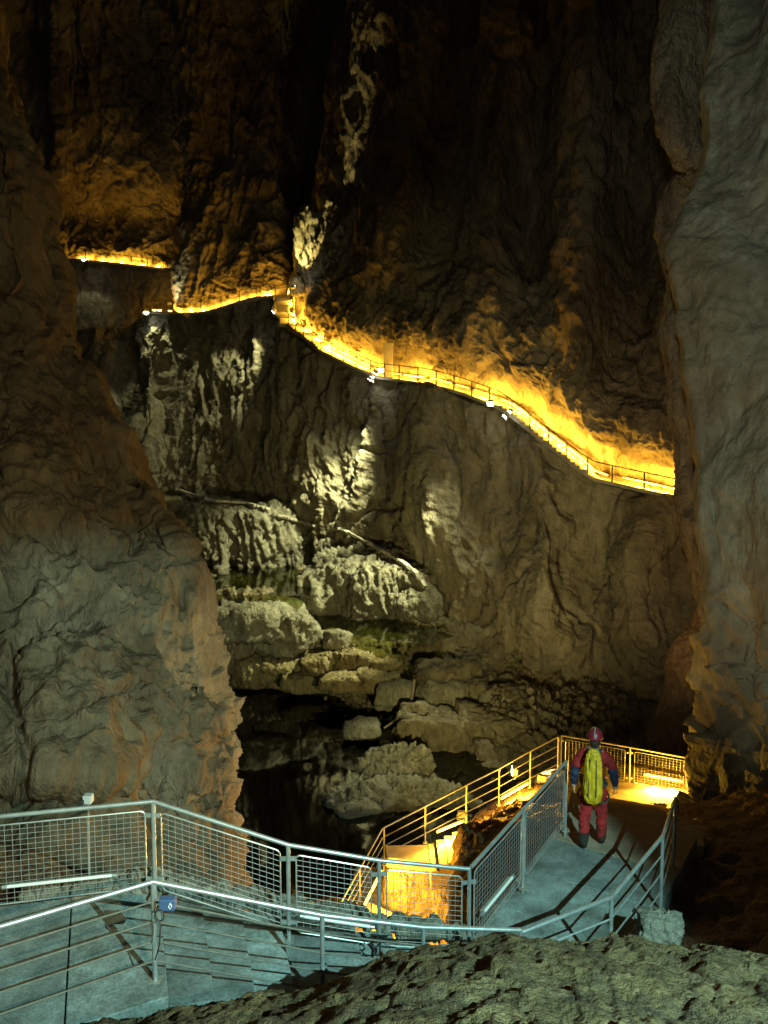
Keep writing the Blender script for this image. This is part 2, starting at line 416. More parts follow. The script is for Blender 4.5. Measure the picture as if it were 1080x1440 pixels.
# second buttress on the right, with the hanging lobe
rows = [-250, -50, 40, 100, 180, 222, 240, 262, 300, 340, 400, 480, 560, 640, 700, 760, 820, 880, 930, 1000, 1100]
silx = [930, 930, 926, 917, 922, 950, 972, 945, 928, 926, 938, 930, 945, 955, 957, 963, 976, 990, 999, 1003, 1005]
dd_ = [26, 26, 25.5, 25, 25, 25.2, 25.8, 27.5, 28, 28, 28, 28, 28, 28, 27.5, 27, 26.5, 26, 26, 26, 26]
ctrl = []
for y, sx, sd in zip(rows, silx, dd_):
    ctrl.append([(sx + 80, y, sd + 16), (sx + 30, y, sd + 7), (sx + 7, y, sd + 2), (sx, y, sd), (sx + 12, y, sd - 0.9),
                 (sx + 35, y, sd - 1.0), (sx + 75, y, sd - 0.2), (sx + 140, y, sd + 0.5), (sx + 220, y, sd + 1)])
rock_surface('rock_buttress_right', ctrl, 460, 130, M['rock_mid'], toward=(-0.6, -1, 0), S=2.0, amp=0.5, stretch=0.3, k=7)
# rounded brown mass at the foot of the gorge on the right
rows = [800, 850, 880, 905, 940, 985, 1025, 1070, 1140, 1200]
silx = [1010, 996, 972, 948, 938, 940, 922, 908, 900, 900]
ctrl = []
for i, (y, sx) in enumerate(zip(rows, silx)):
    sd = 37 - i * 0.25
    ctrl.append([(sx + 50, y, sd + 8), (sx + 12, y, sd + 3), (sx, y, sd + 0.8), (sx + 14, y, sd - 0.6), (sx + 45, y, sd - 1.4), (sx + 90, y, sd - 1.6), (sx + 160, y, sd - 1.5)])
rock_surface('rock_mass_right', ctrl, 220, 130, M['rock_red'], toward=(-0.4, -1, 0), S=3.0, amp=0.4, stretch=0.8, k=2)

# ------------------------------------------------------------------ far cliff with the lit walkway
WALK = [(1000, 712, 44), (955, 699, 45), (905, 688, 46), (860, 678, 47), (835, 672, 47.5), (815, 660, 48), (770, 625, 49.5), (725, 588, 51), (700, 571, 52),
        (650, 552, 54), (600, 538, 56), (560, 533, 58), (530, 529, 60), (490, 512, 62), (450, 492, 65), (420, 469, 68), (402, 455, 70)]
wx = [a[0] for a in WALK][::-1]; wy = [a[1] for a in WALK][::-1]; wd = [a[2] for a in WALK][::-1]
WALK2 = [(386, 415, 74), (360, 417, 75), (320, 428, 77), (290, 438, 78.3), (250, 440, 80), (205, 438, 82)]
w2x = [a[0] for a in WALK2][::-1]; w2y = [a[1] for a in WALK2][::-1]; w2d = [a[2] for a in WALK2][::-1]
WALK3 = [(229, 377, 95), (170, 370, 97), (106, 364, 99)]

_wX = [(x - 540) / FPX * d for x, d in zip(wx, wd)]
_hyp = [math.hypot(1, (wd[min(i + 1, len(wd) - 1)] - wd[max(i - 1, 0)]) / (_wX[min(i + 1, len(wd) - 1)] - _wX[max(i - 1, 0)])) for i in range(len(wd))]
# lower far wall
cols = [20, 100, 150, 180, 205, 235, 270, 300, 330, 360, 388, 400, 425, 450, 490, 530, 565, 600, 650, 700, 735, 770, 835, 905, 960, 1040]
botx = [20, 270, 330, 400, 450, 530, 600, 700, 770, 835, 905, 960, 1040]
boty = [705, 700, 706, 722, 748, 800, 840, 895, 935, 965, 970, 1000, 1050]
botd = [82, 76, 74.5, 69.5, 65, 59.5, 55.5, 51, 48.5, 47, 45.5, 44.5, 43.5]
R = [[], [], [], [], [], [], [], [], []]
for x in cols:
    if x < 205: ty, td = 455 + (205 - x) * 0.1, 84 + (205 - x) * 0.03
    elif x <= 388: ty, td = interp(x, w2x, w2y) + 3, interp(x, w2x, w2d) + 0.5
    else: ty, td = interp(x, wx, wy) + 4, interp(x, wx, wd) + 0.5
    by, bd = interp(x, botx, boty), interp(x, botx, botd)
    for i, (f, o) in enumerate(((0, 0.4), (0.06, 0.2), (0.18, 0.6), (0.32, 0.7), (0.48, 0.2), (0.64, -0.2), (0.8, -0.4), (0.95, 0), (1.15, 0.5))):
        g = 0
        if x in (180, 205, 235): g = (1.8, -1.6, 1.0)[(180, 205, 235).index(x)] * math.sin(min(1, f) * math.pi)     # ribs on the left
        if x in (388, 400, 425): g = -1.6 * math.sin(min(1, f) * math.pi)
        if x in (565, 600, 650, 735, 770, 835, 905): g = {565: -1.0, 600: -1.6, 650: 1.2, 735: -0.8, 770: -1.8, 835: 1.3, 905: -1.6}[x] * math.sin(min(1, f) * math.pi)
        if x in (490, 700): g = 1.5 * math.sin(min(1, f) * math.pi)
        R[i].append((x, ty + (by - ty) * f, td + (bd - td) * f + o + g))
rock_surface('rock_wall_far_lower', R, 330, 520, M['rock_low'], S=8.0, amp=0.62, stretch=0.36, tilt=0.15, k=3, fine=0.8, cracks=1.1, fac=0.5, flute=1.2, edge_fade=fade_top(0.06))

# upper far wall, right of the lit ridge
R = []
for f, o in ((0, 0), (0.02, 0.3), (0.045, 0.1), (0.075, -1.1), (0.11, -1.2), (0.16, -0.3), (0.28, 1.6), (0.45, 3.0), (0.65, 3.5), (0.85, 3.0), (1, 1.0)):
    row = []
    for t in (-2, -1, 0, 0.03, 0.08, 0.14, 0.22, 0.32, 0.44, 0.56, 0.68, 0.8, 0.92, 1.04):
        tt = max(t, 0); px0 = 402 + tt * (1010 - 402)
        py0, dd0 = interp(px0, wx, wy) + 1, interp(px0, wx, wd) + 1.95 * interp(px0, wx, _hyp)
        sil = np.interp(py0 + (-220 - py0) * f, [-220, 0, 100, 200, 300, 350, 400, 455], [505, 492, 476, 462, 440, 424, 414, 402])
        sil_b = 402 + (sil - 402) * (1 - tt)
        x = px0 + (sil - 402) * (1 - tt) ** 1.5
        y = py0 + (-220 - py0) * f; d = dd0 + o * (0.4 + tt)
        d += {0.14: -1.0, 0.22: -2.2, 0.32: 1.6, 0.44: -1.0, 0.56: 2.2, 0.68: -2.6, 0.8: 2.8, 0.92: -1.0}.get(t, 0) * min(1, max(0, f - 0.1) * 5)
        if t == -1: x -= 3; d += 3
        if t == -2: x += 6; d += 12
        row.append((x, y, d))
    R.append(row)
rock_surface('rock_wall_far_upper', R, 460, 460, M['rock_far'], S=7.5, amp=0.55, stretch=0.4, tilt=0.2, k=5, fac=0.4, fine=0.7, cracks=0.7, flute=0.7, edge_fade=lambda nv, nu: np.ones((nv, nu)) * np.clip(np.linspace(0, 1, nv)[:, None] / 0.05, 0.08, 1))

# dark recessed wall left of the ridge
R = []
for f, o in ((0, 0), (0.03, 0.1), (0.1, 0.2), (0.25, 1.5), (0.45, 2.5), (0.7, 2), (1, -4)):
    row = []
    for x in (-2, -1, 0, 285, 320, 355, 386, 420, 470):
        xe = max(x, 255); xb = xe
        y0 = interp(xb, w2x, w2y) if xb <= 386 else 415; dd0 = (interp(xb, w2x, w2d) if xb <= 386 else 74 + (xb - 386) * 0.08) + 2.0
        y = y0 + (-220 - y0) * f
        sil = np.interp(y, [-220, 0, 170, 215, 260, 330, 375, 440], [250, 256, 252, 262, 271, 262, 250, 255])
        d = dd0 + o + (max(0, x - 300) / 170) * 9 * min(1, f * 3)
        if x <= 0: xx = sil
        else: xx = x + (470 - x) / 215 * 0 
        if x == -1: xx -= 4; d += 4
        if x == -2: xx += 10; d += 18
        row.append((xx, y, d))
    R.append(row)
rock_surface('rock_wall_far_recess', R, 300, 190, M['rock_far'], S=8, amp=0.5, stretch=0.35, k=8, edge_fade=lambda nv, nu: np.ones((nv, nu)) * np.clip(np.linspace(0, 1, nv)[:, None] / 0.06, 0.08, 1))

# upper-left cavern face above its own walkway
w3x = [106, 170, 229]; w3y = [364, 370, 377]; w3d = [99, 97, 95]
R = []
for y, o in ((None, 0), (345, 1.5), (310, 3), (285, 1.5), (240, -3), (170, -5), (90, -6), (20, -8), (-80, -12), (-220, -20)):
    row = []
    for x in (-60, 0, 50, 80, 106, 140, 170, 200, 229, 262, 300, 340):
        y0 = interp(x, w3x, w3y); dd0 = interp(x, w3x, w3d) + 1.6
        row.append((x, y0 if y is None else y, dd0 + o + (3 if x < 60 else 0)))
    R.append(row)
rock_surface('rock_wall_cavern_upper', R, 280, 210, M['rock_far'], S=8, amp=0.5, stretch=0.6, k=6, edge_fade=lambda nv, nu: np.ones((nv, nu)) * np.clip(np.linspace(0, 1, nv)[:, None] / 0.06, 0.08, 1))
# slope under that walkway
R = []
for y, o in ((None, 0.6), (400, 0.8), (430, 0), (500, -2), (600, -4), (720, -6)):
    row = []
    for x in (-20, 40, 106, 150, 190, 229, 262, 320):
        y0 = interp(x, w3x, w3y) + 2; dd0 = interp(x, w3x, w3d)
        row.append((x, y0 if y is None else y, dd0 + o))
    R.append(row)
rock_surface('rock_wall_cavern_lower', R, 200, 170, M['rock_far'], S=7, amp=0.45, k=9, edge_fade=fade_top(0.08))

R = [[(x, y, 118 + (y < 0) * -10) for x in (-200, 0, 200, 400, 600, 800, 1000, 1200)] for y in (-500, -200, 0, 200, 400, 600)]
rock_surface('rock_wall_back', R, 60, 80, M['rock_far'], S=12, amp=0.5, k=3)
# ------------------------------------------------------------------ river bed, slope under the path, foreground rock
def table_surface(name, pxs, ds, Z, nv, nu, mat, **kw):
    c = np.zeros((len(ds), len(pxs), 3))
    for i, d in enumerate(ds):
        for j, x in enumerate(pxs): c[i, j] = ((x - 540) / FPX * d, d, Z[i][j])
    return rock_surface(name, c, nv, nu, mat, toward=(0, 0, 1), world=True, **kw)
bx = [100, 300, 380, 450, 520, 600, 700, 800, 900, 1020]
bd = [84, 76, 71, 69.5, 67.5, 63, 58, 54.5, 52, 50, 48, 45, 41, 37, 33, 29, 26]
bz = [[-3, -3.5, -4, -4, -4, -4, -5, -5, -6, -6],
      [-4, -4, -4.3, -4.5, -5, -5, -6, -6, -7, -7],
      [-4.5, -4.6, -4.8, -5, -5.5, -6, -7, -7, -8, -8],
      [-5, -5.2, -5.6, -6.5, -6, -6.5, -8, -8, -9, -9],
      [-9, -10.3, -10.4, -8.5, -6.8, -7, -9, -9, -10, -10],
      [-10, -10.7, -10.7, -10.0, -8.0, -8.5, -10, -10, -11, -11],
      [-10, -10.7, -10.7, -10.8, -9.2, -9.4, -10, -11, -12, -12],
      [-10, -10.6, -10.7, -12.8, -12.3, -11.2, -10.8, -11.5, -12.5, -13],
      [-10, -10.4, -10.6, -13.0, -13.0, -12.6, -11.9, -12.4, -13, -14],
      [-16, -16, -15.5, -13.4, -13.2, -12.9, -12.7, -13.2, -14, -14.5],
      [-18, -18, -17.6, -16.2, -15.4, -14.3, -13.6, -13.8, -14.5, -14.8],
      [-18, -18, -17.6, -16.9, -16.5, -15.4, -14.4, -14.4, -14.9, -15],
      [-18, -18, -18, -17.6, -17.3, -16.4, -15.2, -15.0, -15.1, -15.2],
      [-18, -18, -18, -17.9, -17.6, -17.0, -16.2, -15.6, -15.4, -15.3],
      [-18, -18, -18, -18, -17.8, -17.2, -16.5, -15.9, -15.5, -15],
      [-18, -18, -18, -18, -17.3, -16.7, -16, -15.5, -15.3, -15],
      [-18, -18, -18, -18, -17.5, -17, -16.3, -16, -15.5, -15]]
table_surface('river_bed', bx, bd, bz, 430, 430, M['rock_bed'], S=3.0, amp=0.62, stretch=1.0, k=2, strata=0.12, fac=2.0)

tx = [-260, -100, 100, 300, 430, 510, 560, 625, 646, 676, 760, 860, 960, 1080, 1280]
td = [5.2, 6.4, 7.6, 8.6, 9.4, 10.5, 12, 15, 17.2, 18.6, 19.6, 21.5, 23.5, 28, 33]
tz = [[-5.1, -5.3, -5.4, -5.5, -5.9, -6.1, -6.2, -6.3, -6.3, -6.3, -6.3, -6.2, -5.6, -5.0, -4],
      [-5.3, -5.35, -5.4, -5.5, -5.9, -6.1, -6.3, -6.4, -6.4, -6.4, -6.4, -6.3, -5.9, -5.2, -4.2],
      [-5.35, -5.35, -5.4, -5.6, -6.0, -6.2, -6.4, -6.4, -6.4, -6.4, -6.4, -6.35, -6.0, -5.5, -4.5],
      [-5.35, -5.35, -5.4, -5.7, -6.2, -6.5, -6.6, -6.6, -6.6, -6.5, -6.3, -6.35, -6.2, -5.8, -5],
      [-5.2, -5.3, -5.7, -7.5, -8.5, -8.7, -8.6, -8.2, -8.0, -7.2, -6.3, -6.3, -6.2, -6.0, -5],
      [-5.3, -5.8, -8, -10.5, -11, -10.8, -10.5, -9.5, -9.0, -7.8, -6.6, -6.3, -6.3, -6.0, -5],
      [-6, -7, -11, -14, -14.5, -13.5, -12.5, -11, -9.4, -8.4, -7.3, -6.5, -6.5, -6.1, -5],
      [-9, -10, -14, -17, -17, -15.0, -13.2, -12, -9.5, -8.7, -7.9, -7.7, -7.5, -7.0, -6],
      [-11, -12, -16, -18, -17.3, -14.5, -12.8, -12.4, -9.8, -9.2, -8.6, -8.5, -8.6, -7.6, -6.6],
      [-13, -14, -17, -18, -17.5, -14.0, -12.6, -12.5, -10.1, -9.6, -9.05, -9.0, -9.0, -8.2, -7],
      [-15, -15, -18, -18, -17.5, -13.2, -12.6, -12.5, -10.9, -10.3, -9.2, -9.15, -9.2, -8.5, -8],
      [-17, -17, -18, -18, -17.5, -13, -12.6, -12.5, -11.8, -10.9, -9.7, -9.3, -9.3, -9, -8],
      [-18, -18, -18, -18, -18, -17, -14.5, -14, -14, -13.5, -12.0, -11.2, -10.8, -10, -9],
      [-18, -18, -18, -18, -18, -17.8, -17.4, -17.2, -17, -16.5, -15.6, -15.0, -14.5, -13, -12],
      [-18, -18, -18, -18, -18, -17.8, -17.4, -17.2, -17, -16.6, -16, -15.6, -15.4, -15, -14]]
def keep_under(q, p):          # the slope never rises into the path's slabs
    lim = np.full(len(q), 99.0)
    near = (p[:, 1] < 11.8) & (p[:, 1] > 5.0) & (p[:, 0] < 4.2)
    q[:, 2] = np.where(near, np.minimum(q[:, 2], p[:, 2] + 0.05), q[:, 2])
    return q
table_surface('slope_below_path', tx, td, tz, 260, 300, M['soil'], S=0.9, amp=0.55, stretch=1.0, k=4, post=keep_under)

crest = lambda x: interp(x, [-300, 0, 100, 250, 330, 440, 560, 640, 720, 800, 900, 960, 1040, 1120, 1400], [1510, 1476, 1452, 1422, 1404, 1376, 1346, 1334, 1324, 1324, 1332, 1332, 1345, 1350, 1300])
R = []
fx = [-500, -250, 0, 100, 200, 290, 370, 450, 530, 600, 680, 760, 840, 920, 1000, 1080, 1180, 1400, 1700]
for k, (dy, d) in enumerate(((900, 1.2), (330, 2.7), (180, 3.5), (95, 4.3), (40, 5.1), (8, 5.8), (0, 6.1), (14, 6.35), (60, 6.5), (200, 6.4))):
    R.append([(x, crest(x) + dy, d) for x in fx])
rock_surface('ground_foreground', R, 230, 420, M['rock_fore'], toward=(0, -0.3, 1), S=1.3, amp=0.26, stretch=1.0, k=6, fine=1.0, fac=1.6)

# ------------------------------------------------------------------ water
def water(name, pts, z, mat):
    me = bpy.data.meshes.new(name)
    v = [G(x, y, z) for x, y in pts]
    me.from_pydata([tuple(a) for a in v], [], [tuple(range(len(v)))]); me.update()
    me.materials.append(mat)
    return tag(link(bpy.data.objects.new(name, me)), kind='structure')
water('river_lower_pool', [(-100, 935), (300, 940), (420, 945), (600, 955), (760, 985), (900, 985), (1000, 1000), (1000, 1180), (700, 1300), (300, 1330), (-200, 1330)], -16.0, M['water_low'])
water('river_upper_pool', [(200, 780), (440, 785), (452, 815), (440, 838), (300, 838), (200, 838)], -9.9, M['water_mid'])
water('river_middle_pool', [(432, 862), (470, 858), (600, 880), (640, 895), (600, 905), (545, 902), (480, 888)], -12.0, M['water_mid'])

# ------------------------------------------------------------------ boulders
_ico = {}
def ico(sub):
    if sub not in _ico:
        b = bmesh.new(); bmesh.ops.create_icosphere(b, subdivisions=sub, radius=1)
        b.verts.ensure_lookup_table()
        _ico[sub] = (np.array([v.co[:] for v in b.verts]), np.array([[v.index for v in f.verts] for f in b.faces])); b.free()
    return _ico[sub]
def rock_shape(size, seed, sub=5, blocky=0.7, rough=1.0, top=0.9):
    D, F = ico(sub); rs = np.random.RandomState(seed)
    nrm = rs.normal(size=(9, 3)); nrm /= np.linalg.norm(nrm, axis=1)[:, None]; h = rs.uniform(0.72, 1.05, 9)
    nrm = np.vstack([nrm, [[0.12 * rs.normal(), 0.12 * rs.normal(), 1], [0, 0, -1], [1, .1, .1], [-1, .1, .1], [0, -1, .15]]]); h = np.concatenate([h, [top * 0.8, 0.8, 0.95, 0.95, 0.9]])
    dt = np.maximum(D @ nrm.T, 1e-3); rr = h / dt
    k = 16.0; r = (np.sum(np.exp(-k * np.minimum(rr, 4)), 1)); r = -np.log(r) / k + 0.07
    r = blocky * r + (1 - blocky) * 0.9
    p = D * r[:, None] * np.asarray(size) / 2
    s = max(size) * 0.42
    q = p + seed * 3.7
    nn = D / np.asarray(size); nn /= np.linalg.norm(nn, axis=1)[:, None]
    wq = q + 0.12 * s * np.stack([NZ[1](q / s * 2), NZ[2](q / s * 2), NZ[3](q / s * 2)], 1)
    q2 = rot(q, 0.25, 0.3) * np.array([1, 1, 0.2])
    d = 0.06 * s * fbm(q / s, 2, seed) + 0.09 * s * facet(wq / (0.55 * s), seed) + 0.02 * s * facet(wq * np.array([1, 1, 1.6]) / (0.22 * s) + 3, seed + 1) + 0.075 * s * ridge(q2 / s * 4.4, 3, seed + 2, 0.6) * rough + 0.022 * s * fbm(q / s * 11, 3, seed + 4, 0.6) * rough
    g = NZ[(seed + 5) % 12](q / s * np.array([1.6, 1.6, .5])); d = d - 0.10 * s * np.exp(-(g / 0.045) ** 2) * rough
    return p + nn * d[:, None], F
def boulder(px, py, wpx, hpx, d, seed, label, mat='rock_river', name='boulder', sub=4, depth=0.9, blocky=0.92, rz=0.0, group='rocks along the river gorge', rough=1.0, top=0.9, tilt=0.0):
    sx, sz = wpx / FPX * d, hpx / FPX * d
    V, F = rock_shape((sx * 1.12, sx * depth, sz * 1.5), seed, sub, blocky, rough, top)
    o = np_mesh(name, V, F, M[mat])
    o.location = P(px, py + hpx * 0.18, d); o.rotation_euler = (0, tilt, rz)
    if name == 'rock_outcrop': SURF.append(V + np.array(o.location))
    return tag(o, label, 'boulder', group)

# ------------------------------------------------------------------ lamps
def point(parent, loc, power, col, r=0.08, name='lamp_light'):
    l = bpy.data.lights.new(name, 'POINT'); l.energy = power; l.color = col; l.shadow_soft_size = r
    o = bpy.data.objects.new(name, l); COL.objects.link(o); o.parent = parent
    o.location = world_of(parent).inverted() @ Vector(loc); return o
def spot(parent, loc, target, power, col, cone, blend=0.3, r=0.1, name='lamp_light'):
    l = bpy.data.lights.new(name, 'SPOT'); l.energy = power; l.color = col; l.shadow_soft_size = r
    l.spot_size = math.radians(cone); l.spot_blend = blend
    o = bpy.data.objects.new(name, l); COL.objects.link(o); o.parent = parent
    inv = world_of(parent).inverted(); dr = (inv.to_3x3() @ (Vector(target) - Vector(loc)))
    o.location = inv @ Vector(loc); o.rotation_euler = dr.to_track_quat('-Z', 'Y').to_euler(); return o
def tube_lamp(a, b, label, lit=True, power=0, group=None, out=(0, -1, 0), r=0.028, light_off=0.18, col=ORANGE, br=True, aim=None):
    a, b = Vector(a), Vector(b); c = (a + b) / 2; out = Vector(out).normalized()
    t = empty('tube_lamp', c, 0, label, 'lamp', group)
    ax = (b - a).normalized(); L = (b - a).length
    MB().tube([a, b], r, 10).build('tube', M['tube_on' if lit else 'tube_off'], t, True)
    if br:
        q = (-out * (r * 1.4))
        MB().hexa(box_along(a + q, b + q, r * 2.2, r * 0.9)).build('housing', M['galv_dark'], t)
        for e, s in ((a, -1), (b, 1)): MB().tube([e - ax * 0.002 * s, e + ax * 0.05 * s], r * 1.25, 10).build('end_cap', M['galv'], t, True)
    if lit and power:
        n = 1 if L < 0.7 else 2
        for i in range(n):
            q0 = a + (b - a) * ((i + 0.5) / n) + out * light_off
            if aim is None: point(t, q0, power / n, col, 0.06)
            else:
                spot(t, q0, q0 + Vector(aim), power / n, col, 150, 0.5, 0.06); point(t, q0, power / n * 0.2, col, 0.06)
    return t
def box_along(a, b, w, h, up=Vector((0, 0, 1))):
    a, b = Vector(a), Vector(b); t = (b - a).normalized(); s = t.cross(up)
    s = s.normalized() if s.length > 1e-4 else Vector((1, 0, 0)); u = s.cross(t).normalized()
    return [a - s * w / 2 - u * h / 2, a + s * w / 2 - u * h / 2, b + s * w / 2 - u * h / 2, b - s * w / 2 - u * h / 2,
            a - s * w / 2 + u * h / 2, a + s * w / 2 + u * h / 2, b + s * w / 2 + u * h / 2, b - s * w / 2 + u * h / 2]
def flood(loc, target, label, power, cone, col=WHITE, size=0.3, blend=0.4, lit=True, lens_str=True, group=None, pole=0.0, r=0.1):
    loc, target = Vector(loc), Vector(target); t = empty('floodlight', loc, 0, label, 'lamp', group)
    dr = (target - loc).normalized(); Mx = dr.to_track_quat('Y', 'Z').to_matrix()
    MB().box(loc, (size, size * 0.5, size * 0.7), Mx).build('housing', M['galv_dark'], t, bevel=size * 0.04)
    MB().box(loc + dr * size * 0.27, (size * 0.86, size * 0.04, size * 0.56), Mx).build('lens', M['lamp_on' if lit else 'tube_off'], t)
    b = MB(); sx = Mx @ Vector((1, 0, 0))
    for s in (-1, 1): b.tube([loc + sx * s * size * 0.5, loc + sx * s * size * 0.56, loc + sx * s * size * 0.56 - Vector((0, 0, size * 0.6))], size * 0.04, 6)
    b.tube([loc - sx * size * 0.56 - Vector((0, 0, size * 0.6)), loc + sx * size * 0.56 - Vector((0, 0, size * 0.6))], size * 0.04, 6)
    b.build('bracket', M['galv_dark'], t)
    if pole: MB().tube([loc - Vector((0, 0, size * 0.6)), loc - Vector((0, 0, pole))], 0.03, 8).build('pole', M['galv_dark'], t)
    if power: spot(t, loc + dr * (size * 0.36 + 0.02), target, power, col, cone, blend, r)
    return t

# near floodlight right of the camera: the cold light on the path
flood((4.3, -0.6, 1.5), (-1.30, 8.9, -5.35), 'cold floodlight on a pole right of the viewpoint', 8000, 49.5, TEAL, 0.3, 0.25, pole=3.1, r=0.025)
# floodlights beside the viewpoint turned up at both walls
flood((-1.2, -2.5, 1.2), (9.4, 17.0, 3.2), 'floodlight turned up at the right wall behind the viewpoint', 6200, 56, (0.97, 1.0, 0.70), 0.3, 0.6, pole=2.8)
flood((3.2, -2.2, 1.2), (-10.0, 19.0, -1.0), 'floodlight turned at the left wall behind the viewpoint', 5600, 62, (1.0, 0.86, 0.44), 0.3, 0.7, pole=2.8)

# white floodlights on the far walkway, plus added fill lights
WL = 'white floodlight hanging from the far walkway, '
l1 = P(712, 584, 49.9)
flood(l1, P(400, 905, 51.5), 'white floodlight under the lower end of the far walkway stairs', 42000, 48, WHITE, 0.55, 0.5)
flood(P(718, 577, 50.6), P(668, 660, 50.8), 'white floodlight grazing the cliff below the far walkway', 5000, 64, WHITE, 0.45, 0.9)
flood(P(690, 566, 51.2), P(575, 1085, 36.5), 'added white fill light on the far walkway turned at the lower river slabs', 24000, 26, WHITE, 0.45, 0.6)  # extra spot, added so the lower slabs catch white light
flood(P(536, 520, 59.2), P(325, 1040, 22.5), 'added white fill light right of the grey pillar, turned at the left wall edge', 20000, 15, WHITE, 0.45, 0.6)  # added lamp to brighten the edge of the left wall
l2 = P(529, 523, 59.2)
flood(l2, P(400, 775, 62), 'white floodlight beside the grey pillar on the far walkway', 36000, 58, WHITE, 0.55, 0.8)
flood(P(522, 532, 59.0), P(468, 620, 61.8), 'white floodlight grazing the cliff under the grey pillar', 2200, 60, WHITE, 0.45, 0.9)
flood(P(205, 438, 81.0), P(222, 560, 80), 'white floodlight at the left end of the far walkway', 1500, 90, WHITE, 0.55)
flood(P(238, 426, 80.4), P(240, 390, 82.2), 'white floodlight shining up behind the far walkway', 700, 100, (1, 0.95, 0.5), 0.4)
flood(P(386, 437, 71.8), P(345, 482, 73.0), 'white floodlight beside the upper far stairs', 6000, 60, WHITE, 0.45)
flood(P(412, 404, 68.6), P(440, 310, 70.6), 'yellow floodlight shining up the ridge', 7500, 44, (1, 0.82, 0.28), 0.45)
flood(P(118, 364, 96.5), P(112, 420, 96), 'white floodlight at the left end of the upper walkway', 500, 100, WHITE, 0.5)

# ------------------------------------------------------------------ far walkways
def walkway(name, pts, label, width=1.6, post_step=1.5, steps=(), th=0.22):
    C = [P(*p) for p in pts]
    # resample finely
    O = []
    for a, b, pa, pb in zip(C, C[1:], [p[0] for p in pts], [p[0] for p in pts][1:]):
        n = max(1, int((b - a).length / (0.4 if any(q0 <= (pa + pb) / 2 <= q1 for q0, q1 in steps) else 0.75)))
        O += [a.lerp(b, i / n) for i in range(n)]
    O.append(C[-1])
    I = []
    for i, p in enumerate(O):
        t = O[min(i + 1, len(O) - 1)] - O[max(i - 1, 0)]; t.z = 0; t.normalize()
        nrm = Vector((t.y, -t.x, 0))
        if nrm.y < 0: nrm = -nrm
        I.append(p + nrm * width)
    root = empty(name, C[len(C) // 2], 0, label, 'walkway')
    m = MB()
    for i in range(len(O) - 1):
        dn = Vector((0, 0, -th)); dz = Vector((0, 0, 0))
        m.hexa([O[i] + dn, O[i + 1] + dn, I[i + 1] + dn, I[i] + dn, O[i], O[i + 1], I[i + 1], I[i]])
    m.build('deck', M['concrete_far'], root)
    up = Vector((0, 0, 1.05)); ins = 0.06
    E = [o.lerp(i, ins) for o, i in zip(O, I)]
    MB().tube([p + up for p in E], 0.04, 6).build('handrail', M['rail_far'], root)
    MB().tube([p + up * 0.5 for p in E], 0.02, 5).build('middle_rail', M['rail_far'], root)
    acc = 0; last = None
    for i, p in enumerate(E):
        if last is None or (p - last).length > post_step:
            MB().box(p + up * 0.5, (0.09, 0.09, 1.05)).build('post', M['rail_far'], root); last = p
    for i in range(len(O) - 1):
        px = 540 + O[i].x / O[i].y * FPX
        if any(a <= px <= b for a, b in steps):
            a, b, c, d = O[i], O[i + 1], I[i + 1], I[i]
            zt = max(a.z, b.z)
            pts8 = [Vector((q.x, q.y, zt - 0.25)) for q in (a, b, c, d)] + [Vector((q.x, q.y, zt + 0.01)) for q in (a, b, c, d)]
            MB().hexa(pts8).build('step', M['concrete_far'], root)
    return root, O, I
root, O1, I1 = walkway('cliff_walkway', WALK, 'long lit walkway with railing climbing across the far cliff', steps=((700, 832), (402, 450)))
root2, O2, I2 = walkway('cliff_walkway', WALK2, 'level lit walkway on the far cliff left of the stairs', post_step=2.0)
root3, O3, I3 = walkway('cliff_walkway', WALK3, 'highest and farthest short lit walkway in the upper left cavern', post_step=2.2)
# steep stairs joining the two
st = empty('cliff_stairs', P(394, 440, 72), 0, 'steep lit stairs joining the two far walkways', 'stairs')
for i in range(16):
    f = i / 15; p = P(400 - 9 * f + 4 * math.sin(f * 9), 455 - 40 * f, 70.0 + 4 * f)
    MB().box(p + Vector((0.2, 0.6, -0.15)), (1.6, 0.9, 0.34)).build('step', M['concrete_far'], st)
for s in (-0.75, 0.95):
    MB().tube([P(400, 455, 70) + Vector((s, 0.2, 1)), P(391, 415, 74) + Vector((s, 0.2, 1))], 0.03, 6).build('handrail', M['galv_dark'], st)
# pillar
pl = empty('pillar', P(545, 530, 59.6), 0, 'grey square pillar standing on the far walkway', 'pillar')
MB().box(P(546, 531, 59.8) + Vector((0, 0, 1.3)), (0.75, 0.5, 2.6)).build('shaft', M['concrete_far'], pl, bevel=0.03)
MB().box(P(546, 531, 59.8) + Vector((0, 0, 2.65)), (0.9, 0.62, 0.12)).build('cap', M['concrete_far'], pl)

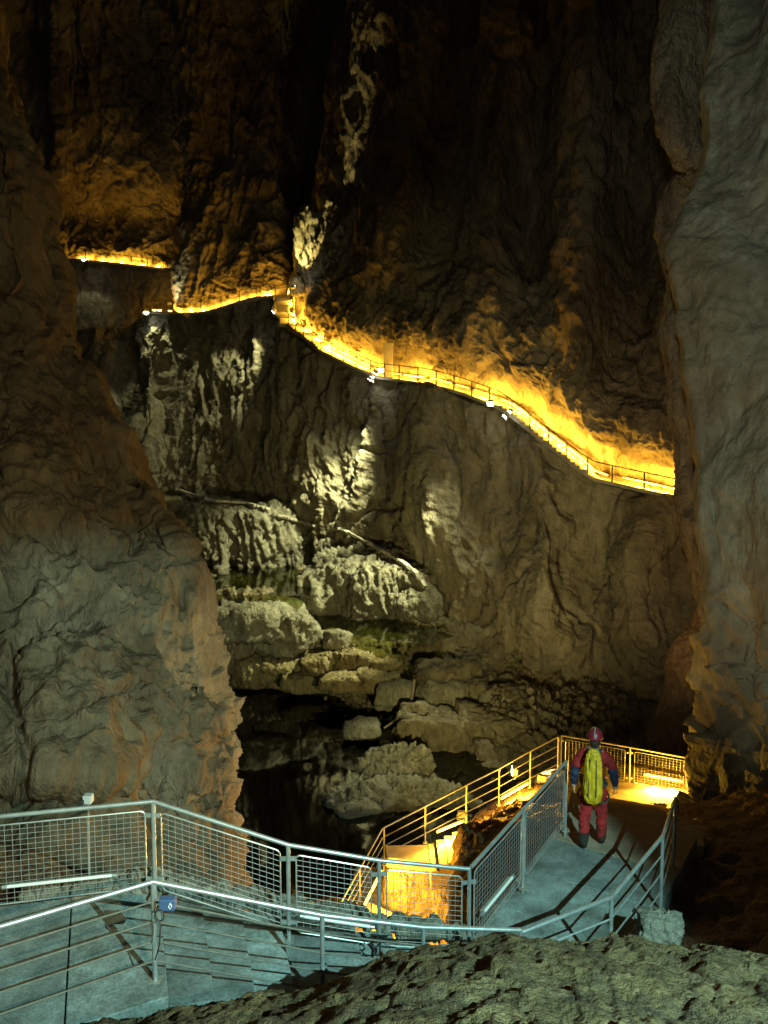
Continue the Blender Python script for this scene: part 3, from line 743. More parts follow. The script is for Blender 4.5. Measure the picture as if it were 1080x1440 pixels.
def far_lamps(I, O, items, label, group, power, inset=0.2, length=1.2, h=0.35):
    """items: photo x of each lamp (and an optional strength factor)"""
    pxs = [540 + p.x / (p.y * cT - p.z * sT) * FPX for p in I]
    for it in items:
        x, k = it if isinstance(it, tuple) else (it, 1.0)
        k = k if k >= 1.5 else k * 0.6
        j = min(range(len(I)), key=lambda i: abs(pxs[i] - x))
        p = I[j].lerp(O[j], inset) + Vector((0, 0, h)); t = (I[min(j + 1, len(I) - 1)] - I[max(j - 1, 0)]).normalized()
        out = (O[j] - I[j]).normalized()
        lab = label if isinstance(label, str) else next(l for lim, l in label if x >= lim)
        tube_lamp(p - t * length / 2, p + t * length / 2, lab, True, power * k, group, out=out, r=0.04, light_off=0.45, aim=(-out + Vector((0, 0, -0.55))))
far_lamps(I1, O1, [(990, 1), (946, 1.6), (925, .8), (908, 2.6), (880, .8), (852, 1), (832, 1.5), (815, 1.6), (797, 1.6), (780, 1.7), (762, 1.6), (745, 1.5), (728, 1.4), (712, 1.2), (697, 2.2), (676, .7), (655, .8), (632, .8), (612, .9), (596, 2.4), (576, 1.8), (560, 1.0), (538, .7),
                   (515, 1.5), (500, 1.6), (487, 2.6), (472, 2.6), (457, 2.2), (440, 1.8), (424, 1.8), (410, 1.8)],
          [(840, 'orange tube lamp on the far walkway at right, below the foot of its stairs'), (705, 'orange tube lamp beside the long flight of stairs on the far walkway'),
           (550, 'orange tube lamp on the far walkway between the grey pillar and the long stairs'), (0, 'orange tube lamp on the far walkway left of the grey pillar')], 'orange tube lamps of the long far walkway', 900)
far_lamps(I2, O2, [384, 372, 358, 342, 326, 310, 300, 285, 270, 255, 242, 228, 214], 'small orange lamp along the left far walkway', 'orange lamps of the left far walkway', 1700, length=0.6)
far_lamps(I3, O3, [(110, 1), (124, 1), (142, 1.3), (158, 1), (174, 1.4), (190, 1), (206, 1.2), (222, 1)], 'orange lamp of the highest far walkway', 'orange lamps of the highest far walkway', 1500, length=0.6)
for i, (f, q) in enumerate(((0.1, 1.6), (0.5, 1.2), (0.9, 1.4))):
    p = P(400 - 9 * f, 455 - 40 * f, 70.4 + 4 * f) + Vector((0.9, 0.9, 0.4))
    tube_lamp(p, p + Vector((0, 0, 0.7)), 'upright orange lamp beside the steep far stairs', True, 450 * q, 'lamps of the steep far stairs', r=0.05)

# ------------------------------------------------------------------ river rocks
g_ = 'rocks along the river gorge'
OUT = [(300, 742, 92, 80, 68.5, 3, 'pale rock bank left of the upper pool below the old path', 1),
       (372, 748, 108, 84, 68.2, 4, 'pale rock bank at the head of the upper pool', 1),
       (418, 772, 36, 52, 66.5, 5, 'pointed pale rock at the right end of the upper bank', 1),
       (474, 778, 52, 46, 63.0, 6, 'rounded rock directly under the curved old path', 1),
       (514, 812, 168, 98, 59.0, 7, 'largest pale outcrop right of the upper pool', 1),
       (566, 858, 84, 74, 56.5, 8, 'lower right end of the large pale outcrop', 1),
       (552, 818, 104, 66, 56.0, 10, 'pale outcrop under the lower bend of the old path', 1),
       (592, 846, 66, 52, 54.2, 12, 'broken outcrop at the lower end of the old path', 1),
       (628, 890, 90, 50, 54.0, 9, 'dim rounded outcrop at the foot of the far cliff', 1)]
for x, y, ww, hh, d, s, lab, _ in OUT:
    boulder(x, y, ww, hh, d, s, lab, 'rock_river' if s != 9 else 'rock_bed', 'rock_outcrop', 6 if ww > 80 else 5, 0.8, 0.75, rough=1.6)
BO = [(362, 862, 122, 40, 52.6, 21, 'long flat-topped pale block damming the upper pool', 'rock_river', 5),
      (376, 890, 62, 40, 51.0, 22, 'pale split block in front of the long dam block', 'rock_river', 5),
      (424, 884, 50, 44, 51.2, 23, 'bright squarish block at the right end of the dam', 'rock_river', 5),
      (330, 908, 58, 46, 50.6, 24, 'smooth grey boulder against the left wall under the dam', 'rock_bed', 5),
      (352, 936, 60, 34, 49.8, 25, 'ochre boulder above the dark pool', 'rock_ochre', 5),
      (396, 934, 66, 30, 49.8, 26, 'ochre ledge block in the middle of the dam face', 'rock_ochre', 5),
      (455, 928, 58, 24, 49.2, 27, 'cracked ochre block below the bright squarish block', 'rock_ochre', 5),
      (500, 922, 56, 20, 49.0, 28, 'ochre ledge along the middle pool', 'rock_ochre', 5),
      (432, 950, 70, 20, 48.6, 29, 'low wet ochre shelf at the edge of the dark pool', 'rock_ochre', 4),
      (488, 952, 60, 18, 47.4, 30, 'stepped ochre shelf left of the small fall', 'rock_ochre', 4),
      (530, 954, 60, 22, 46.8, 31, 'square ochre ledge below the middle pool outlet', 'rock_ochre', 4),
      (556, 972, 46, 34, 45.0, 32, 'fluted rock face beside the leaning pole', 'rock_river', 4),
      (508, 1022, 48, 20, 41.5, 33, 'small flat rock in the water by the bright reflections', 'rock_river', 4),
      (628, 946, 86, 32, 46.2, 34, 'dark slab behind the rounded boulders', 'rock_bed', 4),
      (618, 970, 68, 38, 44.8, 35, 'rounded grey boulder on the left end of the big slab', 'rock_river', 4),
      (664, 972, 40, 38, 44.9, 36, 'narrow brown boulder between two rounded boulders', 'rock_bed', 4),
      (708, 974, 58, 24, 44.6, 37, 'low rounded boulder on the right end of the big slab', 'rock_river', 4),
      (504, 1132, 58, 20, 33.6, 41, 'thin rock shelf at the waterline under the fluted slab', 'rock_river', 4),
      (318, 880, 40, 34, 51.4, 61, 'dark wedge of rock between the dam and the left wall', 'rock_river', 4),
      (404, 906, 44, 30, 50.2, 62, 'broken block under the split block', 'rock_river', 4),
      (446, 900, 36, 28, 50.3, 63, 'broken block right under the bright squarish block', 'rock_river', 4),
      (474, 896, 38, 26, 50.0, 64, 'jagged grey block at the left end of the middle pool', 'rock_river', 4),
      (520, 926, 44, 24, 48.4, 65, 'ochre block at the lip of the middle pool', 'rock_ochre', 4),
      (546, 934, 40, 22, 47.6, 66, 'wet dark block beside the small fall', 'rock_ochre', 4),
      (372, 946, 46, 22, 49.6, 67, 'ochre block at the waterline under the dam', 'rock_ochre', 4),
      (404, 956, 42, 16, 49.6, 68, 'low ochre stone at the edge of the dark pool', 'rock_ochre', 4),
      (309, 803, 20, 16, 62.0, 42, 'small round boulder in the upper pool', 'rock_river', 3),
      (296, 812, 16, 12, 61.0, 43, 'small stone beside the left wall in the upper pool', 'rock_river', 3)]
for x, y, ww, hh, d, s, lab, mt, sub in BO:
    if x < 450 and 48 <= d <= 51.1: d += 1.3
    boulder(x, y, ww, hh, d, s, lab, mt, sub=sub, rz=(s * 1.3 % 0.6) - 0.3, rough=1.15)
boulder(668, 1018, 200, 62, 42.0, 38, 'big flat-topped slab with a lit edge above the pool', 'rock_bed', sub=6, depth=0.5, blocky=0.95, top=0.75, rough=0.8)
boulder(555, 1068, 92, 34, 37.0, 39, 'fluted pale boulder standing in the dark pool', 'rock_river', sub=6, depth=0.6, blocky=0.62, rough=2.3, rz=0.2, tilt=-0.08)
boulder(572, 1118, 190, 22, 34.4, 40, 'wide fluted slab lying at the edge of the dark pool', 'rock_river', sub=6, depth=0.4, blocky=0.95, top=0.8, rough=1.5)
boulder(930, 1302, 58, 46, 8.6, 46, 'pale boulder beside the foot of the right platform railing', 'rock_bright', sub=5, depth=0.8, group=None)
# rubble too small to count
def rubble(name, regions, seed, mat, label):
    rs = np.random.RandomState(seed); D, F = ico(2); VV = []; FF = []; n = 0
    for (x0, x1, y0, y1, z0, z1, cnt, s0, s1) in regions:
        for i in range(cnt):
            x = rs.uniform(x0, x1); f = rs.uniform(0, 1); y = y0 + (y1 - y0) * f; z = z0 + (z1 - z0) * f
            p = np.array(G(x, y, z)); s = rs.uniform(s0, s1) * rs.uniform(0.6, 1.3, 3)
            q = D * s * (1 + 0.35 * NZ[i % 12](D * 1.3 + i)[:, None]) + p
            VV.append(q); FF.append(F + n); n += len(D)
    o = np_mesh(name, np.vstack(VV), np.vstack(FF), M[mat]); return tag(o, label, 'rubble', kind='stuff')
rubble('rubble', [(450, 580, 905, 985, -12.4, -15.9, 45, 0.07, 0.2), (300, 330, 795, 830, -9.9, -10, 10, 0.1, 0.3), (690, 900, 965, 1040, -13.8, -15.2, 190, 0.07, 0.26)], 5, 'rock_bed', 'loose stones scattered along the river bed')

for x, y, ww, hh, d, sd_, lab in ((431, 335, 30, 92, 70.8, 51, 'brightly lit tall slab standing on the ridge above the far stairs'), (418, 398, 20, 22, 70.6, 52, 'glowing yellow rock at the foot of the lit ridge slab'), (459, 285, 14, 70, 71.4, 53, 'narrow lit rib beside the ridge slab')):
    boulder(x, y, ww, hh, d, sd_, lab, 'rock_river', 'rock_outcrop', 5, 0.7, 0.5, rough=1.4)
# old stone path along the foot of the cliff
sp = empty('old_path', P(420, 730, 68), 0, 'narrow old stone path winding along the foot of the far cliff', 'path')
_A = np.vstack(SURF); SD = _A[:, 1] * cT - _A[:, 2] * sT; SPX = 540 + FPX * _A[:, 0] / SD; SPY = 720 - FPX * (_A[:, 1] * sT + _A[:, 2] * cT) / SD
for seg in ([(246, 687, 71.0), (272, 696, 70.0), (300, 704, 69), (345, 707, 68.2), (383, 717, 67.2)], [(389, 724, 66.4), (415, 731, 65), (446, 740, 63)],
            [(460, 746, 61.8), (478, 743, 60.6), (515, 762, 57.8), (560, 786, 55.2), (585, 805, 54), (600, 828, 53)]):
    xs_ = [a[0] for a in seg]; hits = []
    for x in np.arange(xs_[0], xs_[-1] + 1, 6.0):
        y = interp(x, xs_, [a[1] for a in seg])
        m_ = (np.abs(SPX - x) < 3.0) & (np.abs(SPY - y) < 3.0)
        if m_.any(): hits.append(P(x, y, float(np.min(SD[m_])) - 0.12))
    for a, b in zip(hits, hits[1:]):
        if (a - b).length < 3.5: MB().hexa(box_along(a, b, 0.4, 0.2)).build('kerb_stone', M['concrete_far'], sp)
# leaning pole by the outlet
tag(MB().tube([P(583, 955, 44), P(578, 990, 43.5), P(560, 1010, 43), P(540, 1024, 42.5)], 0.06, 6).build('pole', M['wood']), 'thin bent pole leaning against the rocks by the outlet', 'pole')
by = empty('marker', P(521, 774, 61), 0, 'small yellow marker by the curved old path', 'marker')
MB().box(P(521, 774, 60.6), (0.28, 0.2, 0.34)).build('body', M['yellow'], by, bevel=0.04)
MB().tube([P(521, 774, 60.6), P(521, 774, 60.6) - Vector((0, 0, 0.9))], 0.03, 6).build('stake', M['galv_dark'], by)

# ------------------------------------------------------------------ near path: deck, steps, platform, stairs below
ZL = -5.0; ZP = -5.95
NL = [(-3.9, 5.55), (-2.17, 6.78)]            # near edge of left deck
far_c = Vector((-2.62, 8.22)); near_c = Vector((-2.0, 6.50))
fp = empty('footpath', (-2, 7.6, -5), kind='structure')
def cut(a, b, f): return (a[0] + (b[0] - a[0]) * f, a[1] + (b[1] - a[1]) * f)
nA, nB = (-5.2, 4.85), (near_c.x, near_c.y); fA, fB = (-6.4, 7.6), (far_c.x, far_c.y)
for k in range(4):
    f0, f1 = k / 4 + (0.004 if k else 0), (k + 1) / 4
    MB().prism([cut(nA, nB, f0), cut(nA, nB, f1), cut(fA, fB, f1), cut(fA, fB, f0)], ZL - 0.22, ZL - 0.006 * (k % 2)).build('deck_slab', M['concrete'], fp, bevel=0.012)
MB().prism([(-8.5, 3.6), (-5.215, 4.85), (-6.415, 7.6), (-9.0, 7.1)], ZL - 0.22, ZL).build('deck_slab', M['concrete'], fp, bevel=0.012)
far_e = Vector((0.95, 8.62)); near_e = Vector((1.04, 7.2))
NST = 8
for i in range(NST):
    a, b = i / NST, (i + 1) / NST
    f0, f1 = far_c.lerp(far_e, a), far_c.lerp(far_e, b); n0, n1 = near_c.lerp(near_e, a), near_c.lerp(near_e, b)
    z = ZL - (i + 1) * (ZL - ZP) / (NST + 0.0) + 0.0
    nose = 0.03
    dirn = (f1 - f0).normalized() * nose
    MB().prism([(n0.x + 0.002, n0.y), (n1.x + dirn.x, n1.y + dirn.y), (f1.x + dirn.x, f1.y + dirn.y), (f0.x + 0.002, f0.y)], z - 0.24 + 0.002 * i, z).build('step', M['concrete'], fp, bevel=0.012)
PL = Vector((0.99, 8.6)); PLd = Vector((0.535, 0.845)); PLn = Vector((PLd.y, -PLd.x))
def plat(s, t): q = PL + PLd * s + PLn * t; return (q.x, q.y)
MB().prism([(far_e.x + 0.04, far_e.y), (near_e.x + 0.04, near_e.y), (near_e.x + 0.9, near_e.y + 0.05), plat(-0.2, 1.72), plat(0.95, 1.8), plat(0.95, -0.02), plat(0.1, -0.02)], ZP - 0.25, ZP - 0.004).build('platform_slab', M['concrete'], fp, bevel=0.012)
for k in range(2):
    MB().prism([plat(0.97 + 1.02 * k, 1.8 + 0.05 * k), plat(1.97 + 1.02 * k, 1.85 + 0.05 * k), plat(1.97 + 1.02 * k, -0.02), plat(0.97 + 1.02 * k, -0.02)], ZP - 0.25, ZP - 0.008 + 0.005 * k).build('platform_slab', M['concrete'], fp, bevel=0.012)
MB().prism([plat(3.005, -0.02), plat(3.005, 1.9), plat(4.2, 1.95), plat(4.3, -0.02)], ZP - 0.26, ZP - 0.01).build('platform_slab', M['concrete_brown'], fp, bevel=0.012)
# flight of steps from the platform down to the landing with the lamp
A0 = Vector((*plat(4.25, 1.0), ZP)); B0 = P(905, 1145, 19.2); B0.z = -9.0
for i in range(15):
    f = (i + 0.5) / 15; p = A0.lerp(B0, f); t = (B0 - A0); t.z = 0; t.normalize(); n = Vector((t.y, -t.x, 0))
    wd_ = 1.0 + 0.9 * f; ln = (B0 - A0).length / 15 * 0.5 + 0.05
    z = ZP - (i + 1) * (ZP + 9.0) / 15
    c = [p - t * ln - n * wd_, p - t * ln + n * wd_, p + t * ln + n * wd_, p + t * ln - n * wd_]
    MB().prism([(q.x, q.y) for q in c][::1], z - 0.3, z - 0.001 * i).build('step', M['concrete_brown'], fp)
lz = -9.0
LND = [G(860, 1170, lz), G(985, 1180, lz), G(1005, 1125, lz), G(965, 1111, lz), G(880, 1100, lz), G(780, 1092, lz), G(775, 1112, lz)]
MB().prism([(q.x, q.y) for q in LND], lz - 0.4, lz + 0.004).build('landing_slab', M['concrete_brown'], fp)
# lower stairs from the landing to the bottom
S0 = P(792, 1094, 20.6); S1 = P(602, 1187, 20.35)
NS = 17
for i in range(NS):
    a, b = S0.lerp(S1, i / NS), S0.lerp(S1, (i + 1) / NS); z = b.z
    MB().prism([(a.x, a.y), (b.x, b.y), (b.x, b.y - 1.35), (a.x, a.y - 1.35)], z - 0.5, z).build('step', M['concrete_brown'], fp)
uz = S1.z - 0.02; ua, ub = P(603, 1187, 20.35), P(541, 1200, 20.35)
MB().prism([(ua.x, ua.y), (ub.x, ub.y), (ub.x + 0.05, 18.95), (ua.x + 0.7, 18.6)], uz - 0.28, uz).build('landing_slab', M['concrete_brown'], fp, bevel=0.02)
V_, F_ = rock_shape((2.3, 1.7, 2.6), 91, 5, 0.9, 1.5, 0.9)
o = np_mesh('retaining_rock', V_, F_, M['rock_ochre'], fp); o.location = Vector((ua.x - 0.05, 19.75, -12.1)) - fp.location
V_, F_ = rock_shape((2.2, 1.8, 2.4), 92, 5, 0.9, 1.6, 0.9)
o = np_mesh('retaining_rock', V_, F_, M['rock_ochre'], fp); o.location = Vector((ua.x + 0.85, 19.2, -12.0)) - fp.location
BL = [P(500, 1215, 22.4), P(600, 1215, 22.4), P(625, 1330, 17.4), P(470, 1330, 17.4)]
bz_ = -12.45
MB().prism([(q.x, q.y) for q in BL][::-1], bz_ - 0.5, bz_).build('landing_slab', M['concrete_brown'], fp)
MB().hexa(box_along(P(514, 1278, 19.7), P(572, 1306, 18.9), 0.22, 0.3)).build('kerb', M['concrete_brown'], fp)

# ------------------------------------------------------------------ railings
def mesh_panel(parent, a, b, zlo_a, zhi_a, zlo_b, zhi_b, cell=0.075, name='mesh_panel', mat='wire', r=0.0029, fr=0.009):
    """a, b: Vector ends (xy); welded mesh in a rounded frame; verticals stay upright"""
    a2, b2 = Vector((a[0], a[1], 0)), Vector((b[0], b[1], 0)); L = (b2 - a2).length
    def q(s, h):
        p = a2.lerp(b2, s); lo = zlo_a + (zlo_b - zlo_a) * s; hi = zhi_a + (zhi_b - zhi_a) * s
        return Vector((p.x, p.y, lo + (hi - lo) * h))
    cx = 0.05 / L; cy = 0.05 / (zhi_a - zlo_a); loop = []
    for (s, h, sx, sh) in ((0, 0, 1, 1), (1, 0, -1, 1), (1, 1, -1, -1), (0, 1, 1, -1)):
        pts = []
        for k in range(4):
            an = k / 3 * math.pi / 2
            pts.append((s + sx * cx * (1 - math.cos(an)), h + sh * cy * (1 - math.sin(an))))
        if sx * sh < 0: pts = pts[::-1]
        loop += pts
    loop.append(loop[0])
    f = MB().tube([q(s, h) for s, h in loop], fr, 6, False).build(name, M[mat if mat != 'wire' else 'galv'], parent, True)
    g = MB(); n = max(2, int(L / cell)); H = zhi_a - zlo_a; mm = max(2, int(H / (cell * 0.78)))
    for i in range(1, n): g.tube([q(i / n, 0), q(i / n, 1)], r, 4, False)
    for i in range(1, mm): g.tube([q(0, i / mm), q(1, i / mm)], r, 4, False)
    o = g.build('wire_grid', M[mat], f); tag(o, kind='stuff'); return f
def railing(label, pts, posts=None, panels=True, rails=0, height=1.05, hr=0.024, pr=0.024, mat='galv', gap=0.11, low=0.1, bend=None, ext=(0, 0), rail_r=0.008, cell=0.075, wire='wire', name='railing', group=None, rail_mat=None):
    """pts: handrail polyline (world, on top); a post at every point unless posts lists indices"""
    pts = [Vector(p) for p in pts]; root = empty(name, pts[0] - Vector((0, 0, height)), 0, label, 'railing', group)
    hp = list(pts)
    if ext[0]: hp[0] = hp[0] + (hp[0] - hp[1]).normalized() * ext[0]
    if ext[1]: hp[-1] = hp[-1] + (hp[-1] - hp[-2]).normalized() * ext[1]
    MB().tube(hp, hr, 12).build('handrail', M[mat], root, True)
    posts = range(len(pts)) if posts is None else posts
    for i in posts:
        p = pts[i]; po = MB().tube([p - Vector((0, 0, 0.01)), p - Vector((0, 0, height + 0.18))], pr, 10).build('post', M[mat], root, True)
        MB().box(p - Vector((0, 0, height + 0.005)), (pr * 5, pr * 5, 0.014)).build('base_plate', M['galv_dark'], po)
        if panels:
            for dz in (0.16, height - 0.2):
                t = (pts[min(i + 1, len(pts) - 1)] - pts[max(i - 1, 0)]); t.z = 0; t.normalize()
                MB().hexa(box_along(p - t * 0.085 - Vector((0, 0, dz)), p + t * 0.085 - Vector((0, 0, dz)), 0.012, 0.05)).build('clip', M[mat], po)
    for a, b in zip(pts, pts[1:]):
        if panels:
            t = Vector((b.x - a.x, b.y - a.y, 0)); L = t.length; t.normalize()
            a1, b1 = a + t * gap * 0.8, b - t * gap * 0.8
            za = a.z + (b.z - a.z) * (gap * 0.8 / L); zb = a.z + (b.z - a.z) * (1 - gap * 0.8 / L)
            mesh_panel(root, a1, b1, za - height + low, za - 0.1, zb - height + low, zb - 0.1, cell, mat=wire)
        for k in range(rails):
            dz = Vector((0, 0, height * (k + 1) / (rails + 1)))
            MB().tube([a - dz, b - dz], rail_r, 6).build('rail', M[rail_mat or mat], root, True)
    return root
FC = P(215, 1127, 8.25); F407 = P(405, 1188, 8.22); F532 = P(533, 1210, 8.35); F660 = P(660, 1222, 8.6)
fl = P(0, 1148, 7.9); fdir = (fl - FC).normalized()
railing('galvanised mesh railing behind the left deck, in front of the rock wall', [FC + fdir * 5.2, FC + fdir * 2.6, FC + fdir * 0.001], posts=[0, 1], height=1.08)
railing('galvanised mesh railing along the far side of the descending steps', [FC, F407, F532, F660], height=1.10)
E2 = F660 + Vector((PLd.x, PLd.y, 0)) * 1.68; E3 = F660 + Vector((PLd.x, PLd.y, 0)) * 3.45
E2.z = F660.z + 0.02; E3.z = F660.z + 0.05
railing('galvanised mesh railing on the left side of the platform', [F660 + Vector((0.03, 0.05, 0)), E2, E3], posts=[1, 2], height=1.10)
NC = P(215, 1240, 7.0); nl = P(0, 1303, 6.34); nd = (nl - NC).normalized()
railing('steel handrail with thin bars on the near side of the left deck', [NC + nd * 3.2, NC + nd * 0.001], posts=[0], panels=False, rails=4, height=0.98, rail_r=0.009, rail_mat='rust')
N453 = P(453, 1287, 7.27); N595 = P(595, 1304, 7.5); N730 = P(732, 1308, 7.74)
railing('steel handrail with thin bars on the near side of the descending steps', [NC, N453, N595, N730], panels=False, rails=4, height=0.98, rail_r=0.009, rail_mat='rust')
R0 = P(728, 1312, 7.78); R1 = P(860, 1262, 8.25); R2 = P(932, 1176, 9.6); R3 = P(950, 1122, 10.7)
railing('bent steel handrail with thin bars on the right side of the platform', [R0 + Vector((0.02, 0, 0)), R1, R2, R3], posts=[1, 2, 3], panels=False, rails=3, height=1.0, rail_r=0.011)
# landing railing with lamp
a, b, c = P(789, 1034, 20.8), P(886, 1051, 20.5), P(984, 1069, 20.2)
railing('orange-lit mesh railing at the far end of the landing', [a, b, c], height=1.08, gap=0.16, cell=0.09, mat='galv_dark')
# railing of lower stairs
tops = [(785, 1036), (746, 1056), (702, 1081), (656, 1104), (598, 1134), (540, 1164)]
railing('orange-lit railing with three bars descending beside the lower stairs', [P(x, y, 20.75 - 0.05 * i) for i, (x, y) in enumerate(tops)], panels=False, rails=3, rail_r=0.014, hr=0.022, mat='galv_dark')
railing('orange-lit railing turning down towards the bottom landing', [P(538, 1165, 20.4), P(506, 1222, 19.6), P(472, 1283, 18.8)], panels=False, rails=3, rail_r=0.014, hr=0.022, mat='galv_dark', posts=[1, 2])

# ------------------------------------------------------------------ near lamps
tl = lambda a, b: (P(*a), P(*b))
tube_lamp(P(908, 1089, 20.25), P(957, 1098, 20.1), 'lit orange tube lamp on the landing railing', True, 2800, out=(-0.2, -1, -0.5), light_off=0.3, aim=(-0.35, -1, -0.5), r=0.035)
tube_lamp(P(616, 1169, 20.35), P(650, 1155, 20.4), 'lit orange tube lamp low beside the middle of the lower stairs', True, 1300, out=(0, -1, -0.2), aim=(0.1, -1, -0.5), r=0.035)
tube_lamp(P(706, 1122, 20.4), P(743, 1101, 20.45), 'lit orange tube lamp low beside the top of the lower stairs', True, 1500, out=(0, -1, -0.2), aim=(0.1, -1, -0.5), r=0.035)
tube_lamp(P(512, 1274, 19.0), P(536, 1226, 19.3), 'lit orange tube lamp on the bottom landing railing', True, 1400, out=(-0.1, -1.0, 0.0), light_off=0.5, aim=(1, 0.25, -0.35), r=0.035)
tube_lamp(P(10, 1247, 7.9), P(158, 1231, 8.12), 'unlit tube lamp on the mesh railing of the left deck', False, out=(0, -1, 0), r=0.018)
tube_lamp(P(428, 1289, 8.12), P(520, 1303, 8.22), 'unlit tube lamp at the foot of the steps railing', False, out=(0, -1, 0), r=0.018)
tube_lamp(P(680, 1283, 8.75), P(720, 1234, 9.55), 'unlit tube lamp on the platform railing', False, out=(0.84, -0.53, 0), r=0.02)
# junction box with emblem, cables
jb = empty('junction_box', P(238, 1268, 6.95), 0, 'blue junction box with a white droplet emblem on the near corner post', 'junction box')
c = P(236, 1270, 6.95)
MB().box(c, (0.15, 0.09, 0.11)).build('case', M['plastic_blue'], jb, bevel=0.01)
MB().tube([c + Vector((0.035, -0.0475, 0.03)), c + Vector((0.02, -0.0475, -0.005)), c + Vector((0.035, -0.0475, -0.03)), c + Vector((0.05, -0.0475, -0.005)), c + Vector((0.035, -0.0475, 0.03))], 0.005, 5, False).build('emblem', M['white_print'], jb)
def loop_pts(c, r, n=20, turns=1.5):
    return [c + Vector((math.cos(2 * math.pi * turns * i / n) * r, 0.01 * i / n, math.sin(2 * math.pi * turns * i / n) * r * 1.2)) for i in range(n + 1)]
cb = MB().tube(loop_pts(P(224, 1288, 6.9), 0.045) + [P(226, 1300, 6.88), P(224, 1330, 6.88), P(218, 1350, 6.88)], 0.007, 6).build('cable', M['cable'], None, True)
tag(cb, 'black cable looped on the near corner post', 'cable')
cb = MB().tube(loop_pts(P(527, 1325, 8.25), 0.05) + [P(526, 1335, 8.25), P(530, 1345, 8.2)], 0.008, 6).build('cable', M['cable'], None, True)
tag(cb, 'black cable looped on the third far post of the steps', 'cable')
sb = empty('sensor_box', P(120, 1128, 8.6), 0, 'grey box on a thin pole behind the left deck railing', 'box')
MB().box(P(124, 1123, 8.6), (0.10, 0.10, 0.10)).build('case', M['plastic_grey'], sb, bevel=0.01)
MB().box(P(116, 1127, 8.58), (0.06, 0.12, 0.07)).build('lamp_head', M['cable'], sb, bevel=0.01)
MB().tube([P(124, 1128, 8.62), P(126, 1245, 8.6)], 0.013, 8).build('pole', M['galv_dark'], sb, True)
OLIVE = (0.95, 0.88, 0.36)
flood(P(724, 1084, 20.9), P(335, 1035, 22.0), 'pale floodlight on the lower stair railing, turned at the left wall', 2300, 60, (1.0, 0.95, 0.55), 0.3, 0.6)
flood(P(763, 1094, 20.9), P(890, 800, 46), 'floodlight on the lower stair railing next to the landing, turned at the far cliff', 6500, 66, (1.0, 0.66, 0.22), 0.26, 0.8)
flood(P(650, 1145, 21.2), P(575, 785, 54), 'added olive fill light behind the middle of the lower stair railing', 10500, 70, OLIVE, 0.26, 0.8)  # added lamp, an olive fill for the lower far cliff
# mesh-covered stone edging along the far side of the path
rs = np.random.RandomState(3); D, F = ico(2); VV = []; FF = []; n = 0
for i in range(330):
    f = rs.uniform(-0.55, 1.02)
    if f < 0: p = far_c + (Vector((-4.3, 7.95)) - far_c) * (-f * 1.6); z = ZL
    else: p = far_c.lerp(far_e, f); z = ZL + (ZP - ZL) * f
    s = rs.uniform(0.05, 0.11) * rs.uniform(0.7, 1.3, 3)
    VV.append(D * s * (1 + 0.3 * NZ[i % 12](D * 1.5 + i)[:, None]) + np.array([p.x + rs.uniform(-.05, .05), p.y + 0.05 + rs.uniform(-.09, .09) , z + rs.uniform(-0.02, 0.10)])); FF.append(F + n); n += len(D)
tag(np_mesh('stone_edging', np.vstack(VV), np.vstack(FF), M['rock_bright']), 'loose stones packed along the far edge of the path', 'stones', kind='stuff')

